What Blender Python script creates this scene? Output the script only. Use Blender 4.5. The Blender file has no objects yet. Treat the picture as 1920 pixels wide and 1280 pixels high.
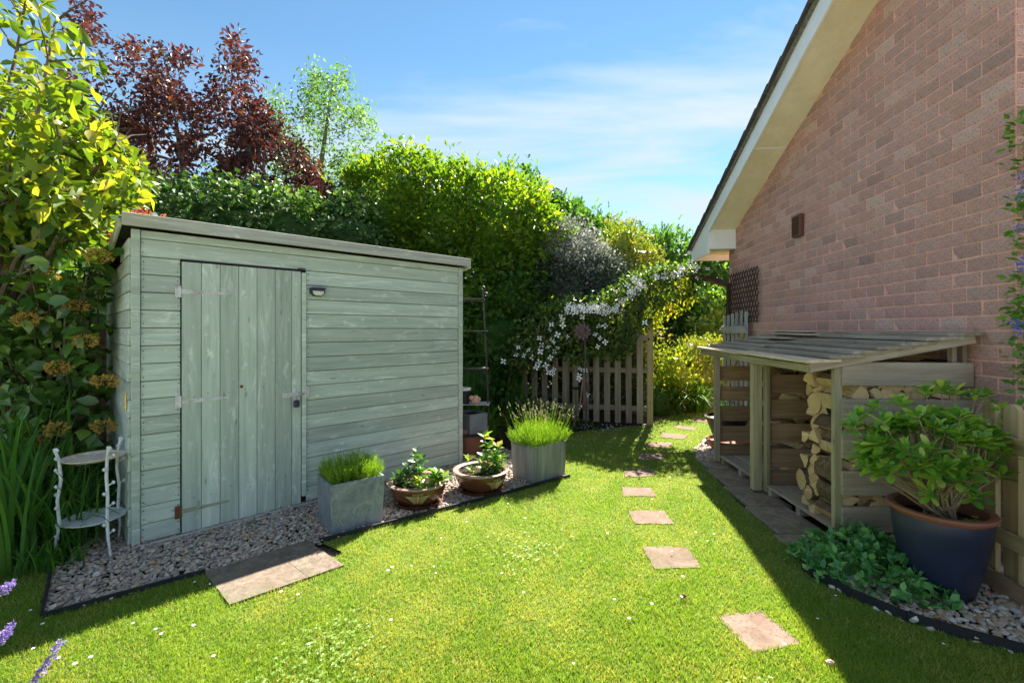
import bpy, math, random
import numpy as np
from mathutils import Vector, Matrix, noise as mnoise

sc = bpy.context.scene
R = math.radians
rng = np.random.default_rng(7)
random.seed(7)

# ------------------------------------------------------------------ camera
F = 865.0      # focal length in pixels of the 1920 px wide photograph
EYE = 1.4
cam_d = bpy.data.cameras.new('camera'); cam = bpy.data.objects.new('camera', cam_d)
sc.collection.objects.link(cam); sc.camera = cam
cam.location = (0, 0, EYE); cam.rotation_euler = (R(90), 0, 0)
cam_d.sensor_width = 36; cam_d.lens = F/1920*36; cam_d.shift_y = -22/1920
cam_d.clip_start = 0.05; cam_d.clip_end = 1000

# ------------------------------------------------------------------ light
SUN = Vector((0.37, 0.93, 1.0)).normalized()
elev = math.asin(SUN.z); azim = math.atan2(SUN.x, SUN.y)
w = bpy.data.worlds.new('World'); sc.world = w; w.use_nodes = True
nt = w.node_tree; nt.nodes.clear()
def N(t, **k):
    n = nt.nodes.new(t)
    for a, b in k.items(): setattr(n, a, b)
    return n
wo = N('ShaderNodeOutputWorld'); bg = N('ShaderNodeBackground'); sky = N('ShaderNodeTexSky')
sky.sky_type = 'NISHITA'; sky.sun_disc = False; sky.sun_elevation = elev; sky.sun_rotation = azim
sky.altitude = 0; sky.air_density = 0.9; sky.dust_density = 0.0; sky.ozone_density = 2.0
tc = N('ShaderNodeTexCoord'); sep = N('ShaderNodeSeparateXYZ'); nt.links.new(tc.outputs['Generated'], sep.inputs[0])
addz = N('ShaderNodeMath', operation='ADD'); addz.inputs[1].default_value = 0.18; nt.links.new(sep.outputs[2], addz.inputs[0])
dx = N('ShaderNodeMath', operation='DIVIDE'); dy = N('ShaderNodeMath', operation='DIVIDE')
nt.links.new(sep.outputs[0], dx.inputs[0]); nt.links.new(addz.outputs[0], dx.inputs[1])
nt.links.new(sep.outputs[1], dy.inputs[0]); nt.links.new(addz.outputs[0], dy.inputs[1])
comb = N('ShaderNodeCombineXYZ'); nt.links.new(dx.outputs[0], comb.inputs[0]); nt.links.new(dy.outputs[0], comb.inputs[1])
mp = N('ShaderNodeMapping'); mp.inputs['Rotation'].default_value = (0, 0, R(24)); mp.inputs['Scale'].default_value = (0.55, 1.7, 1)
mp.inputs['Location'].default_value = (3.1, 1.3, 0)
nt.links.new(comb.outputs[0], mp.inputs[0])
cn = N('ShaderNodeTexNoise'); cn.inputs['Scale'].default_value = 1.25; cn.inputs['Detail'].default_value = 7; cn.inputs['Roughness'].default_value = 0.56
cn.inputs['Distortion'].default_value = 0.5
nt.links.new(mp.outputs[0], cn.inputs['Vector'])
cr = N('ShaderNodeValToRGB'); cr.color_ramp.elements[0].position = 0.44; cr.color_ramp.elements[1].position = 0.66
cr.color_ramp.elements[0].color = (0, 0, 0, 1); cr.color_ramp.elements[1].color = (1, 1, 1, 1)
nt.links.new(cn.outputs['Fac'], cr.inputs[0])
# thin veil towards the horizon
hz = N('ShaderNodeMapRange'); hz.inputs['From Min'].default_value = 0.0; hz.inputs['From Max'].default_value = 0.5
hz.inputs['To Min'].default_value = 0.45; hz.inputs['To Max'].default_value = 0.0
nt.links.new(sep.outputs[2], hz.inputs['Value'])
ms = N('ShaderNodeMath', operation='MULTIPLY_ADD'); ms.inputs[1].default_value = 0.95
nt.links.new(cr.outputs[0], ms.inputs[0]); nt.links.new(hz.outputs[0], ms.inputs[2]); ms.use_clamp = True
mx = N('ShaderNodeMixRGB'); mx.inputs['Color2'].default_value = (1.75, 2.05, 2.35, 1)
tint = N('ShaderNodeMixRGB', blend_type='MULTIPLY'); tint.inputs['Fac'].default_value = 1; tint.inputs['Color2'].default_value = (0.365, 0.465, 0.445, 1)
nt.links.new(sky.outputs[0], tint.inputs['Color1'])
nt.links.new(ms.outputs[0], mx.inputs['Fac']); nt.links.new(tint.outputs[0], mx.inputs['Color1'])
nt.links.new(mx.outputs[0], bg.inputs['Color']); bg.inputs['Strength'].default_value = 0.06
nt.links.new(bg.outputs[0], wo.inputs[0])

sl = bpy.data.lights.new('sun', 'SUN'); sl.energy = 2.9; sl.angle = R(0.5); sl.color = (1.0, 0.93, 0.82)
so = bpy.data.objects.new('sun', sl); sc.collection.objects.link(so)
so.rotation_euler = SUN.to_track_quat('Z', 'Y').to_euler(); so.location = (6, 12, 14)

sc.view_settings.view_transform = 'Standard'; sc.view_settings.look = 'None'
sc.view_settings.gamma = 1; sc.view_settings.use_curve_mapping = False
sc.view_settings.exposure = 2.9
sc.render.engine = 'CYCLES'
sc.cycles.max_bounces = 9; sc.cycles.diffuse_bounces = 6; sc.cycles.glossy_bounces = 2
sc.cycles.transmission_bounces = 5; sc.cycles.transparent_max_bounces = 4
sc.cycles.use_denoising = True

# ------------------------------------------------------------------ helpers
COL = sc.collection
def G(px, py, z=0.0):                       # point of a horizontal plane seen at a photo pixel
    Y = F*(EYE-z)/(py-618.0); return Vector(((px-960)/F*Y, Y, z))
def W(px, py, Y): return Vector(((px-960)/F*Y, Y, EYE-(py-618)/F*Y))

def thing(name, label, cat, loc=(0, 0, 0), rz=0.0, group=None):
    o = bpy.data.objects.new(name, None); COL.objects.link(o); o.empty_display_size = 0.1
    o.location = loc; o.rotation_euler = (0, 0, rz)
    o['label'] = label; o['category'] = cat
    if group: o['group'] = group
    return o
def tag(o, label, cat, group=None):
    o['label'] = label; o['category'] = cat
    if group: o['group'] = group
    return o
def struct(o): o['kind'] = 'structure'; return o
def link(name, me, parent=None, mat=None):
    o = bpy.data.objects.new(name, me); COL.objects.link(o)
    if parent is not None: o.parent = parent
    if mat is not None and not me.materials: me.materials.append(mat)
    return o

def mesh_np(name, V, Fc, mat, parent=None, rnd=None, smooth=False, k=None):
    V = np.asarray(V, dtype=np.float32).reshape(-1, 3); Fc = np.asarray(Fc, dtype=np.int32)
    k = Fc.shape[1]
    me = bpy.data.meshes.new(name)
    me.vertices.add(len(V)); me.vertices.foreach_set('co', V.ravel())
    me.loops.add(Fc.size); me.loops.foreach_set('vertex_index', Fc.ravel())
    me.polygons.add(len(Fc)); me.polygons.foreach_set('loop_start', np.arange(0, Fc.size, k, dtype=np.int32))
    me.polygons.foreach_set('loop_total', np.full(len(Fc), k, dtype=np.int32))
    if rnd is not None:
        a = me.attributes.new('rnd', 'FLOAT', 'FACE'); a.data.foreach_set('value', np.asarray(rnd, dtype=np.float32))
    me.polygons.foreach_set('use_smooth', np.full(len(Fc), bool(smooth)))
    me.update(calc_edges=True)
    return link(name, me, parent, mat)

def me_py(name, V, Fc, smooth=False):
    me = bpy.data.meshes.new(name); me.from_pydata([tuple(v) for v in V], [], [tuple(f) for f in Fc])
    if smooth: me.polygons.foreach_set('use_smooth', [True]*len(me.polygons))
    me.update(); return me

def frame(d, up):
    d = Vector(d).normalized(); up = Vector(up)
    y = up.cross(d)
    if y.length < 1e-6: y = Vector((0, 1, 0)).cross(d)
    y.normalize(); z = d.cross(y).normalized()
    return Matrix((d, y, z)).transposed()      # columns: x=d, y=side, z=up

_box = {}
def box_mesh(l, wd, t, c=0.002):
    key = (round(l, 4), round(wd, 4), round(t, 4), round(c, 4))
    if key in _box: return _box[key]
    c = min(c, l*.3, wd*.3, t*.3)
    hx, hy, hz = l/2, t/2, wd/2
    V = []; idx = {}
    for sx in (-1, 1):
        for sy in (-1, 1):
            for sz in (-1, 1):
                for ax in range(3):
                    p = [sx*hx, sy*hy, sz*hz]
                    s = (sx, sy, sz); h = (hx, hy, hz)
                    for a in range(3):
                        if a != ax: p[a] = s[a]*(h[a]-c)
                    idx[(sx, sy, sz, ax)] = len(V); V.append(tuple(p))
    Fc = []
    def q(*k): Fc.append([idx[i] for i in k])
    for s in (-1, 1):
        f = [(s, -1, -1, 0), (s, 1, -1, 0), (s, 1, 1, 0), (s, -1, 1, 0)]; q(*(f if s > 0 else f[::-1]))
        f = [(-1, s, -1, 1), (1, s, -1, 1), (1, s, 1, 1), (-1, s, 1, 1)]; q(*(f[::-1] if s > 0 else f))
        f = [(-1, -1, s, 2), (1, -1, s, 2), (1, 1, s, 2), (-1, 1, s, 2)]; q(*(f if s > 0 else f[::-1]))
    for a in (-1, 1):
        for b in (-1, 1):
            f = [(-1, a, b, 1), (1, a, b, 1), (1, a, b, 2), (-1, a, b, 2)]; q(*(f if a*b < 0 else f[::-1]) ) if a*b > 0 else q(*f[::-1])
            f = [(a, -1, b, 0), (a, 1, b, 0), (a, 1, b, 2), (a, -1, b, 2)]; q(*f) if a*b < 0 else q(*f[::-1])
            f = [(a, b, -1, 0), (a, b, 1, 0), (a, b, 1, 1), (a, b, -1, 1)]; q(*f)
    for a in (-1, 1):
        for b in (-1, 1):
            for d in (-1, 1): q((a, b, d, 0), (a, b, d, 1), (a, b, d, 2))
    me = me_py('board', V, Fc)
    import bmesh
    bm = bmesh.new(); bm.from_mesh(me); bmesh.ops.recalc_face_normals(bm, faces=bm.faces); bm.to_mesh(me); bm.free()
    _box[key] = me; return me

def plank(name, p0, p1, wd, t, up, mat, parent=None, c=0.002, jit=0.0):
    """a straight board from p0 to p1 (centre line), width along up, thickness across"""
    p0 = Vector(p0); p1 = Vector(p1); d = p1-p0
    if d.length < 1e-5: return None
    src = box_mesh(d.length, wd, t, c)
    key = (src.name, mat.name)
    if key not in _box:
        m2 = src.copy(); m2.materials.clear(); m2.materials.append(mat); _box[key] = m2
    o = link(name, _box[key], parent)
    M = frame(d, up)
    if jit: M = M @ Matrix.Rotation(random.uniform(-jit, jit), 3, 'X')
    o.matrix_local = Matrix.Translation((p0+p1)/2) @ M.to_4x4()
    return o
def boxat(name, c, size, mat, parent=None, rz=0.0, ch=0.003):
    o = plank(name, Vector(c)-Vector((size[0]/2, 0, 0)), Vector(c)+Vector((size[0]/2, 0, 0)), size[2], size[1], (0, 0, 1), mat, parent, ch)
    if rz: o.matrix_local = Matrix.Translation(c) @ Matrix.Rotation(rz, 4, 'Z')
    return o

class MB:
    def __init__(s): s.v = []; s.f = []
    def add(s, V, Fc):
        b = len(s.v); s.v += [tuple(x) for x in V]; s.f += [tuple(i+b for i in f) for f in Fc]
    def box(s, c, size, rot=None):
        hx, hy, hz = size[0]/2, size[1]/2, size[2]/2; V = []
        for x in (-hx, hx):
            for y in (-hy, hy):
                for z in (-hz, hz):
                    p = Vector((x, y, z))
                    if rot is not None: p = rot @ p
                    V.append(p+Vector(c))
        s.add(V, [(0, 1, 3, 2), (4, 6, 7, 5), (0, 4, 5, 1), (2, 3, 7, 6), (0, 2, 6, 4), (1, 5, 7, 3)])
    def bar(s, p0, p1, wd, t, up=(0, 0, 1)):
        p0 = Vector(p0); p1 = Vector(p1); s.box((p0+p1)/2, ((p1-p0).length, t, wd), frame(p1-p0, up))
    def tube(s, pts, rad, n=6, closed=False):
        pts = [Vector(p) for p in pts]
        if not hasattr(rad, '__len__'): rad = [rad]*len(pts)
        V = []; prev = None
        for i, p in enumerate(pts):
            a = pts[max(i-1, 0)] if not closed else pts[i-1]; b = pts[min(i+1, len(pts)-1)] if not closed else pts[(i+1) % len(pts)]
            d = (b-a)
            if d.length < 1e-7: d = Vector((0, 0, 1))
            d.normalize()
            if prev is None: u = d.orthogonal().normalized()
            else:
                u = prev-d*prev.dot(d)
                u = u.normalized() if u.length > 1e-6 else d.orthogonal().normalized()
            prev = u; v = d.cross(u)
            for k in range(n):
                a_ = 2*math.pi*k/n; V.append(p+(u*math.cos(a_)+v*math.sin(a_))*rad[i])
        Fc = []; m = len(pts)
        for i in range(m if closed else m-1):
            for k in range(n):
                j = (i+1) % m; Fc.append((i*n+k, i*n+(k+1) % n, j*n+(k+1) % n, j*n+k))
        if not closed:
            Fc.append(tuple(range(n))[::-1]); Fc.append(tuple((m-1)*n+k for k in range(n)))
        s.add(V, Fc)
    def lathe(s, prof, n=32, c=(0, 0, 0), wob=0):
        V = []; c = Vector(c)
        for r, z in prof:
            for k in range(n):
                a = 2*math.pi*k/n; rr = r*(1+wob*math.sin(3*a))
                V.append(c+Vector((rr*math.cos(a), rr*math.sin(a), z)))
        Fc = []
        for i in range(len(prof)-1):
            for k in range(n): Fc.append((i*n+k, i*n+(k+1) % n, (i+1)*n+(k+1) % n, (i+1)*n+k))
        s.add(V, Fc)
    def build(s, name, mat, parent=None, smooth=False):
        me = me_py(name, s.v, s.f, smooth)
        if smooth and hasattr(me, 'set_sharp_from_angle'): me.set_sharp_from_angle(angle=R(40))
        return link(name, me, parent, mat)

# ------------------------------------------------------------------ materials
def newmat(name):
    m = bpy.data.materials.new(name); m.use_nodes = True; t = m.node_tree; t.nodes.clear()
    return m, t
def nd(t, ty, **k):
    n = t.nodes.new(ty)
    for a, b in k.items():
        if a in n.inputs: n.inputs[a].default_value = b
        else: setattr(n, a, b)
    return n
def ramp(t, src, stops, interp='LINEAR'):
    n = t.nodes.new('ShaderNodeValToRGB'); e = n.color_ramp.elements; n.color_ramp.interpolation = interp
    while len(e) < len(stops): e.new(0.5)
    for i, (p, c) in enumerate(stops):
        e[i].position = p; e[i].color = (c[0], c[1], c[2], 1) if hasattr(c, '__len__') else (c, c, c, 1)
    t.links.new(src, n.inputs[0]); return n.outputs[0]
def rnd_out(t):
    a = nd(t, 'ShaderNodeAttribute', attribute_name='rnd'); o = nd(t, 'ShaderNodeObjectInfo')
    s = nd(t, 'ShaderNodeMath', operation='ADD'); t.links.new(a.outputs['Fac'], s.inputs[0]); t.links.new(o.outputs['Random'], s.inputs[1])
    f = nd(t, 'ShaderNodeMath', operation='FRACT'); t.links.new(s.outputs[0], f.inputs[0]); return f.outputs[0], o.outputs['Random']
def coords(t, scale=(1, 1, 1), shift=None):
    c = nd(t, 'ShaderNodeTexCoord'); m = nd(t, 'ShaderNodeMapping'); m.inputs['Scale'].default_value = scale
    if shift is not None:
        mu = nd(t, 'ShaderNodeMath', operation='MULTIPLY'); mu.inputs[1].default_value = 37.0; t.links.new(shift, mu.inputs[0])
        cb = nd(t, 'ShaderNodeCombineXYZ')
        for i in range(3): t.links.new(mu.outputs[0], cb.inputs[i])
        ad = nd(t, 'ShaderNodeVectorMath', operation='ADD'); t.links.new(c.outputs['Object'], ad.inputs[0]); t.links.new(cb.outputs[0], ad.inputs[1])
        t.links.new(ad.outputs[0], m.inputs[0])
    else: t.links.new(c.outputs['Object'], m.inputs[0])
    return m.outputs[0]
def noise(t, vec, scale, detail=4, rough=0.55, dist=0.0):
    n = nd(t, 'ShaderNodeTexNoise', Scale=scale, Detail=detail, Roughness=rough, Distortion=dist); t.links.new(vec, n.inputs['Vector']); return n.outputs['Fac']
def mix(t, fac, a, b, blend='MIX'):
    m = nd(t, 'ShaderNodeMixRGB', blend_type=blend)
    for s, v in (('Fac', fac), ('Color1', a), ('Color2', b)):
        if hasattr(v, 'is_linked'): t.links.new(v, m.inputs[s])
        elif hasattr(v, '__len__'): m.inputs[s].default_value = (*v[:3], 1)
        else: m.inputs[s].default_value = v
    return m.outputs[0]
def finish(m, t, col, rough=0.7, spec=0.3, bump=None, bstr=0.3, bdist=0.002, metal=0.0, sss=None):
    p = nd(t, 'ShaderNodeBsdfPrincipled'); o = nd(t, 'ShaderNodeOutputMaterial')
    if hasattr(col, 'is_linked'): t.links.new(col, p.inputs['Base Color'])
    else: p.inputs['Base Color'].default_value = (*col, 1)
    if hasattr(rough, 'is_linked'): t.links.new(rough, p.inputs['Roughness'])
    else: p.inputs['Roughness'].default_value = rough
    p.inputs['Specular IOR Level'].default_value = spec; p.inputs['Metallic'].default_value = metal
    if bump is not None:
        b = nd(t, 'ShaderNodeBump', Strength=bstr, Distance=bdist); t.links.new(bump, b.inputs['Height']); t.links.new(b.outputs[0], p.inputs['Normal'])
    t.links.new(p.outputs[0], o.inputs[0]); return m

def wood(name, dark, mid, light, wear=None, wearamt=0.5, knots=True, rough=0.75, gs=1.0):
    m, t = newmat(name); r, ob = rnd_out(t)
    v = coords(t, (1.6*gs, 28*gs, 28*gs), ob); v2 = coords(t, (3*gs, 7*gs, 7*gs), ob)
    g = noise(t, v, 1.0, 6, 0.65, 0.6); b = noise(t, v2, 1.0, 4, 0.6)
    c = ramp(t, g, [(0.28, dark), (0.5, mid), (0.72, light)])
    if wear is not None:
        wv = noise(t, coords(t, (2.2, 14, 14), ob), 1.0, 5, 0.7, 1.0)
        c = mix(t, ramp(t, wv, [(0.55, 0), (0.70, wearamt)]), c, wear)
        w2 = ramp(t, noise(t, coords(t, (9, 17, 17), ob), 1.0, 3, 0.6), [(0.62, 0), (0.70, wearamt*0.8)])
        c = mix(t, w2, c, wear)
    c = mix(t, ramp(t, b, [(0.3, 0.35), (0.7, 0.0)]), c, dark)
    if knots:
        kn = nd(t, 'ShaderNodeTexVoronoi', Scale=1.0, Randomness=1.0); t.links.new(coords(t, (3.2, 9, 9), ob), kn.inputs['Vector'])
        c = mix(t, ramp(t, kn.outputs['Distance'], [(0.05, 0.55), (0.10, 0.0)]), c, [x*0.45 for x in dark])
    var = nd(t, 'ShaderNodeMapRange'); var.inputs['To Min'].default_value = 0.80; var.inputs['To Max'].default_value = 1.14; t.links.new(r, var.inputs['Value'])
    c = mix(t, 1.0, c, var.outputs[0], 'MULTIPLY')
    return finish(m, t, c, max(rough, .85), 0.06, g, 0.6, 0.0018)

def leafmat(name, stops, trans=0.4, rough=0.45, spec=0.4, tint=(1.5, 1.6, 0.55)):
    m, t = newmat(name); r, ob = rnd_out(t)
    c = ramp(t, r, stops)
    p = nd(t, 'ShaderNodeBsdfPrincipled', Roughness=rough); p.inputs['Specular IOR Level'].default_value = spec
    tr = nd(t, 'ShaderNodeBsdfTranslucent'); mxs = nd(t, 'ShaderNodeMixShader'); mxs.inputs[0].default_value = trans
    o = nd(t, 'ShaderNodeOutputMaterial')
    t.links.new(c, p.inputs['Base Color']); t.links.new(mix(t, 1.0, c, tint, 'MULTIPLY'), tr.inputs['Color'])
    t.links.new(p.outputs[0], mxs.inputs[1]); t.links.new(tr.outputs[0], mxs.inputs[2]); t.links.new(mxs.outputs[0], o.inputs[0])
    return m
def simple(name, col, rough=0.6, spec=0.3, metal=0.0, var=0.25, ns=12, bstr=0.15, dirt=None):
    m, t = newmat(name); v = coords(t); n = noise(t, v, ns, 6, 0.65)
    c = mix(t, ramp(t, n, [(0.3, 0.0), (0.75, 1.0)]), [x*(1-var) for x in col], [min(1, x*(1+var)) for x in col])
    if dirt is not None: c = mix(t, ramp(t, noise(t, v, ns*0.35, 6, 0.7), [(0.5, 0.0), (0.68, 0.85)]), c, dirt)
    return finish(m, t, c, rough, spec, n, bstr, 0.002, metal)

M = {}
M['shed'] = wood('sage_paint', (.345, .40, .35), (.47, .535, .475), (.555, .62, .56), wear=(.74, .80, .75), wearamt=.8)
M['shed_side'] = M['shed']
M['fascia'] = wood('weathered_fascia', (.33, .33, .29), (.46, .46, .42), (.58, .58, .54), wear=(.72, .74, .70), wearamt=.8)
M['greywood'] = wood('grey_weathered_wood', (.24, .19, .14), (.38, .31, .235), (.50, .43, .34), wear=(.36, .34, .21), wearamt=.35)
M['brownwood'] = wood('brown_wood', (.20, .12, .07), (.33, .21, .13), (.44, .30, .19), wear=(.38, .32, .24), wearamt=.4)
M['greenpost'] = wood('algae_green_post', (.24, .20, .12), (.38, .33, .21), (.50, .45, .31), wear=(.28, .28, .13), wearamt=.6)
M['shingle'] = wood('silvered_roof_board', (.22, .18, .14), (.38, .32, .255), (.54, .47, .39), wear=(.20, .17, .12), wearamt=.5)
M['paleshingle'] = wood('pale_roof_board', (.38, .30, .21), (.55, .46, .34), (.70, .60, .47), knots=False)  # pale boards; also carries the sunlit look of the front roof row
M['picket'] = wood('old_picket_wood', (.20, .155, .11), (.32, .26, .19), (.43, .37, .29), wear=(.27, .27, .16), wearamt=.5)
M['tanwood'] = wood('tan_fence_wood', (.28, .20, .09), (.44, .33, .17), (.56, .43, .25), wear=(.44, .40, .24), wearamt=.3)
M['gatewood'] = wood('silver_gate_wood', (.26, .26, .26), (.38, .38, .38), (.50, .50, .50), wear=(.6, .6, .6), wearamt=.4)
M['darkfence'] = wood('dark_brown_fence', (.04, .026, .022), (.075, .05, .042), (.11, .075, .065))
M['logside'] = wood('log_bark', (.07, .045, .03), (.15, .10, .065), (.25, .18, .12), knots=False)
M['logend'] = wood('split_log', (.42, .26, .12), (.60, .42, .23), (.72, .55, .34), wear=(.75, .62, .44), wearamt=.5, gs=1.5)
M['bark'] = wood('bark', (.07, .055, .04), (.14, .115, .09), (.22, .19, .15), knots=False)
M['barkpale'] = wood('twig_bark', (.19, .14, .09), (.30, .23, .15), (.42, .34, .24), knots=False)
M['archwood'] = wood('brown_arch_timber', (.045, .032, .028), (.085, .062, .052), (.13, .10, .085))

# bricks
m, t = newmat('brick_face'); r, ob = rnd_out(t)
v = coords(t, (1, 1, 1), None)
base = ramp(t, r, [(0.0, (.64, .36, .30)), (0.22, (.52, .31, .27)), (0.42, (.65, .39, .34)), (0.62, (.59, .32, .265)), (0.78, (.70, .47, .41)), (0.9, (.41, .25, .22)), (1.0, (.63, .36, .305))])
sp = ramp(t, noise(t, v, 120, 3, 0.75), [(0.36, 1.0), (0.47, 0.0)]); c = mix(t, sp, base, (.16, .12, .11))
c = mix(t, ramp(t, noise(t, v, 38, 4, 0.6), [(0.45, 0), (0.75, 0.4)]), c, (.54, .42, .38))
nz = noise(t, v, 140, 5, 0.75)
M['brick'] = finish(m, t, c, 0.9, 0.1, nz, 0.9, 0.004)
M['mortar'] = simple('pink_mortar', (.84, .46, .37), 0.95, 0.05, var=0.2, ns=30, bstr=0.6)
M['upvc'] = simple('white_barge_board', (.85, .86, .88), 0.4, 0.4, var=0.05, ns=5, bstr=0.02, dirt=(.74, .74, .73))
M['soffit'] = simple('cream_soffit', (.86, .80, .64), 0.7, 0.15, var=0.08, ns=6, bstr=0.03, dirt=(.74, .66, .48))
M['undercloak'] = simple('verge_mortar', (.21, .20, .17), 0.95, 0.1, var=0.5, ns=25, bstr=0.8, dirt=(.10, .11, .05))
M['tile'] = simple('purple_grey_roof_tile', (.085, .075, .09), 0.85, 0.2, var=0.4, ns=20, bstr=0.5, dirt=(.18, .17, .14))
M['ventplastic'] = simple('brown_vent_plastic', (.13, .06, .045), 0.45, 0.4, var=0.1)
M['black'] = simple('black_plastic', (.018, .018, .022), 0.5, 0.4, var=0.3, ns=30)
M['iron'] = simple('black_iron', (.03, .028, .028), 0.55, 0.5, var=0.4, ns=30, dirt=(.09, .04, .02))
M['steel'] = simple('galvanised_steel', (.62, .60, .62), 0.5, 0.5, metal=0.15, var=0.2, ns=30, dirt=(.25, .15, .10))
M['greenhinge'] = simple('painted_over_hinge', (.30, .34, .24), 0.6, 0.3, var=0.3, ns=30, dirt=(.20, .10, .06))
M['rust'] = simple('rust', (.17, .07, .035), 0.9, 0.1, var=0.4, ns=60)
M['brass'] = simple('brass', (.55, .40, .12), 0.35, 0.5, metal=0.7)
M['whiteiron'] = simple('chipped_white_paint', (.70, .72, .74), 0.5, 0.4, var=0.1, ns=25, bstr=0.4, dirt=(.50, .44, .36))
M['rustywhite'] = simple('rusty_white_shelf', (.66, .58, .48), 0.65, 0.3, var=0.25, ns=44, dirt=(.55, .20, .04))
M['zinc'] = simple('zinc_planter', (.17, .19, .215), 0.5, 0.4, var=0.3, ns=7, bstr=0.1)
# marbled zinc with pale veins and dark flow marks
m, t = newmat('zinc_marbled'); v = coords(t)
n1 = noise(t, v, 5, 6, 0.6, 1.2); n2 = noise(t, v, 22, 5, 0.6)
c = ramp(t, n1, [(0.3, (.10, .13, .18)), (0.47, (.19, .21, .24)), (0.5, (.11, .13, .17)), (0.53, (.22, .245, .275)), (0.7, (.16, .19, .23))])
c = mix(t, ramp(t, n2, [(0.4, 0), (0.7, 0.35)]), c, (.34, .37, .40))
M['zinc2'] = finish(m, t, c, 0.6, 0.35, n2, 0.15)
m, t = newmat('zinc_streaked'); v = coords(t, (16, 16, 1.3))
n1 = noise(t, v, 1, 5, 0.65, 0.4)
c = ramp(t, n1, [(0.3, (.11, .12, .13)), (0.5, (.20, .21, .22)), (0.7, (.29, .30, .31))])
M['zinc3'] = finish(m, t, c, 0.55, 0.35)
M['terracotta'] = simple('terracotta', (.36, .15, .09), 0.8, 0.2, var=0.2, ns=14, dirt=(.30, .20, .15))
M['glaze'] = simple('brown_glaze', (.095, .034, .016), 0.22, 0.6, var=0.35, ns=5, bstr=0.05)
M['glazerim'] = simple('pink_brown_rim', (.30, .20, .155), 0.35, 0.5, var=0.12, ns=9)
M['motif'] = simple('straw_motif', (.55, .46, .20), 0.5, 0.3)
M['navy'] = simple('dark_blue_glaze', (.020, .027, .062), 0.4, 0.5, var=0.25, ns=8, dirt=(.035, .04, .05))
M['rimterra'] = simple('terracotta_rim', (.30, .115, .07), 0.6, 0.4, var=0.15, ns=10)
M['soil'] = simple('soil', (.045, .03, .022), 1.0, 0.05, var=0.5, ns=40, bstr=1.0)
M['white'] = simple('white_plastic', (.75, .75, .78), 0.5, 0.4, var=0.05)
M['pinkshell'] = simple('pink_ornament', (.66, .38, .28), 0.7, 0.3, var=0.25, ns=25)
M['petal'] = simple('white_petal', (.86, .86, .88), 0.6, 0.2, var=0.03)
M['petalc'] = simple('yellow_centre', (.65, .55, .15), 0.7, 0.2)
M['bronze'] = simple('rusty_flower_metal', (.11, .065, .065), 0.6, 0.4, metal=0.2, var=0.5, ns=18, dirt=(.28, .21, .20))
M['felt'] = simple('roofing_felt', (.06, .065, .06), 0.95, 0.1, var=0.4, ns=30)
M['darkin'] = simple('dark_interior', (.05, .04, .035), 0.95, 0.05)
M['bluepl'] = simple('dark_blue_plastic', (.02, .03, .07), 0.3, 0.5)
M['lens'] = simple('pale_lens', (.62, .62, .45), 0.3, 0.5, var=0.1)

# paving
def stonemat(name, a, b, c_, ns=9, speck=60):
    m, t = newmat(name); r, ob = rnd_out(t); v = coords(t, (1, 1, 1), ob)
    n1 = noise(t, v, ns, 6, 0.65, 0.6); n2 = noise(t, v, speck, 4, 0.7)
    c = ramp(t, n1, [(0.3, a), (0.5, b), (0.7, c_)])
    c = mix(t, ramp(t, n2, [(0.35, 0.6), (0.5, 0)]), c, [x*.55 for x in a])
    c = mix(t, ramp(t, noise(t, v, 3.2, 5, 0.7), [(0.50, 0), (0.70, 0.55)]), c, (.12, .12, .075))
    return finish(m, t, c, 0.9, 0.1, n2, 0.5, 0.003)
M['stone'] = stonemat('pink_sandstone', (.15, .10, .075), (.205, .14, .107), (.27, .19, .15))
M['slab'] = stonemat('grey_brown_slab', (.125, .095, .07), (.185, .145, .112), (.25, .205, .165), 14, 45)
M['slab2'] = stonemat('tan_paving', (.17, .13, .09), (.26, .20, .145), (.34, .27, .20))

m, t = newmat('pebbles'); r, ob = rnd_out(t)
c = ramp(t, r, [(0.0, (.22, .18, .16)), (0.2, (.36, .28, .23)), (0.35, (.48, .37, .29)), (0.5, (.30, .26, .24)), (0.62, (.60, .48, .37)), (0.75, (.52, .31, .17)), (0.88, (.66, .61, .55)), (1.0, (.25, .20, .17))])
c = mix(t, ramp(t, noise(t, coords(t), 160, 3, 0.6), [(0.3, 0.4), (0.6, 0)]), c, (.09, .08, .075))
M['pebble'] = finish(m, t, c, 0.65, 0.35)
m, t = newmat('flint_chippings'); r, ob = rnd_out(t)
c = ramp(t, r, [(0.0, (.52, .44, .36)), (0.2, (.42, .25, .13)), (0.35, (.62, .58, .54)), (0.5, (.46, .33, .22)), (0.62, (.70, .66, .62)), (0.75, (.30, .27, .26)), (0.88, (.60, .47, .33)), (1.0, (.36, .18, .08))])
M['chips'] = finish(m, t, c, 0.6, 0.35)

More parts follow.
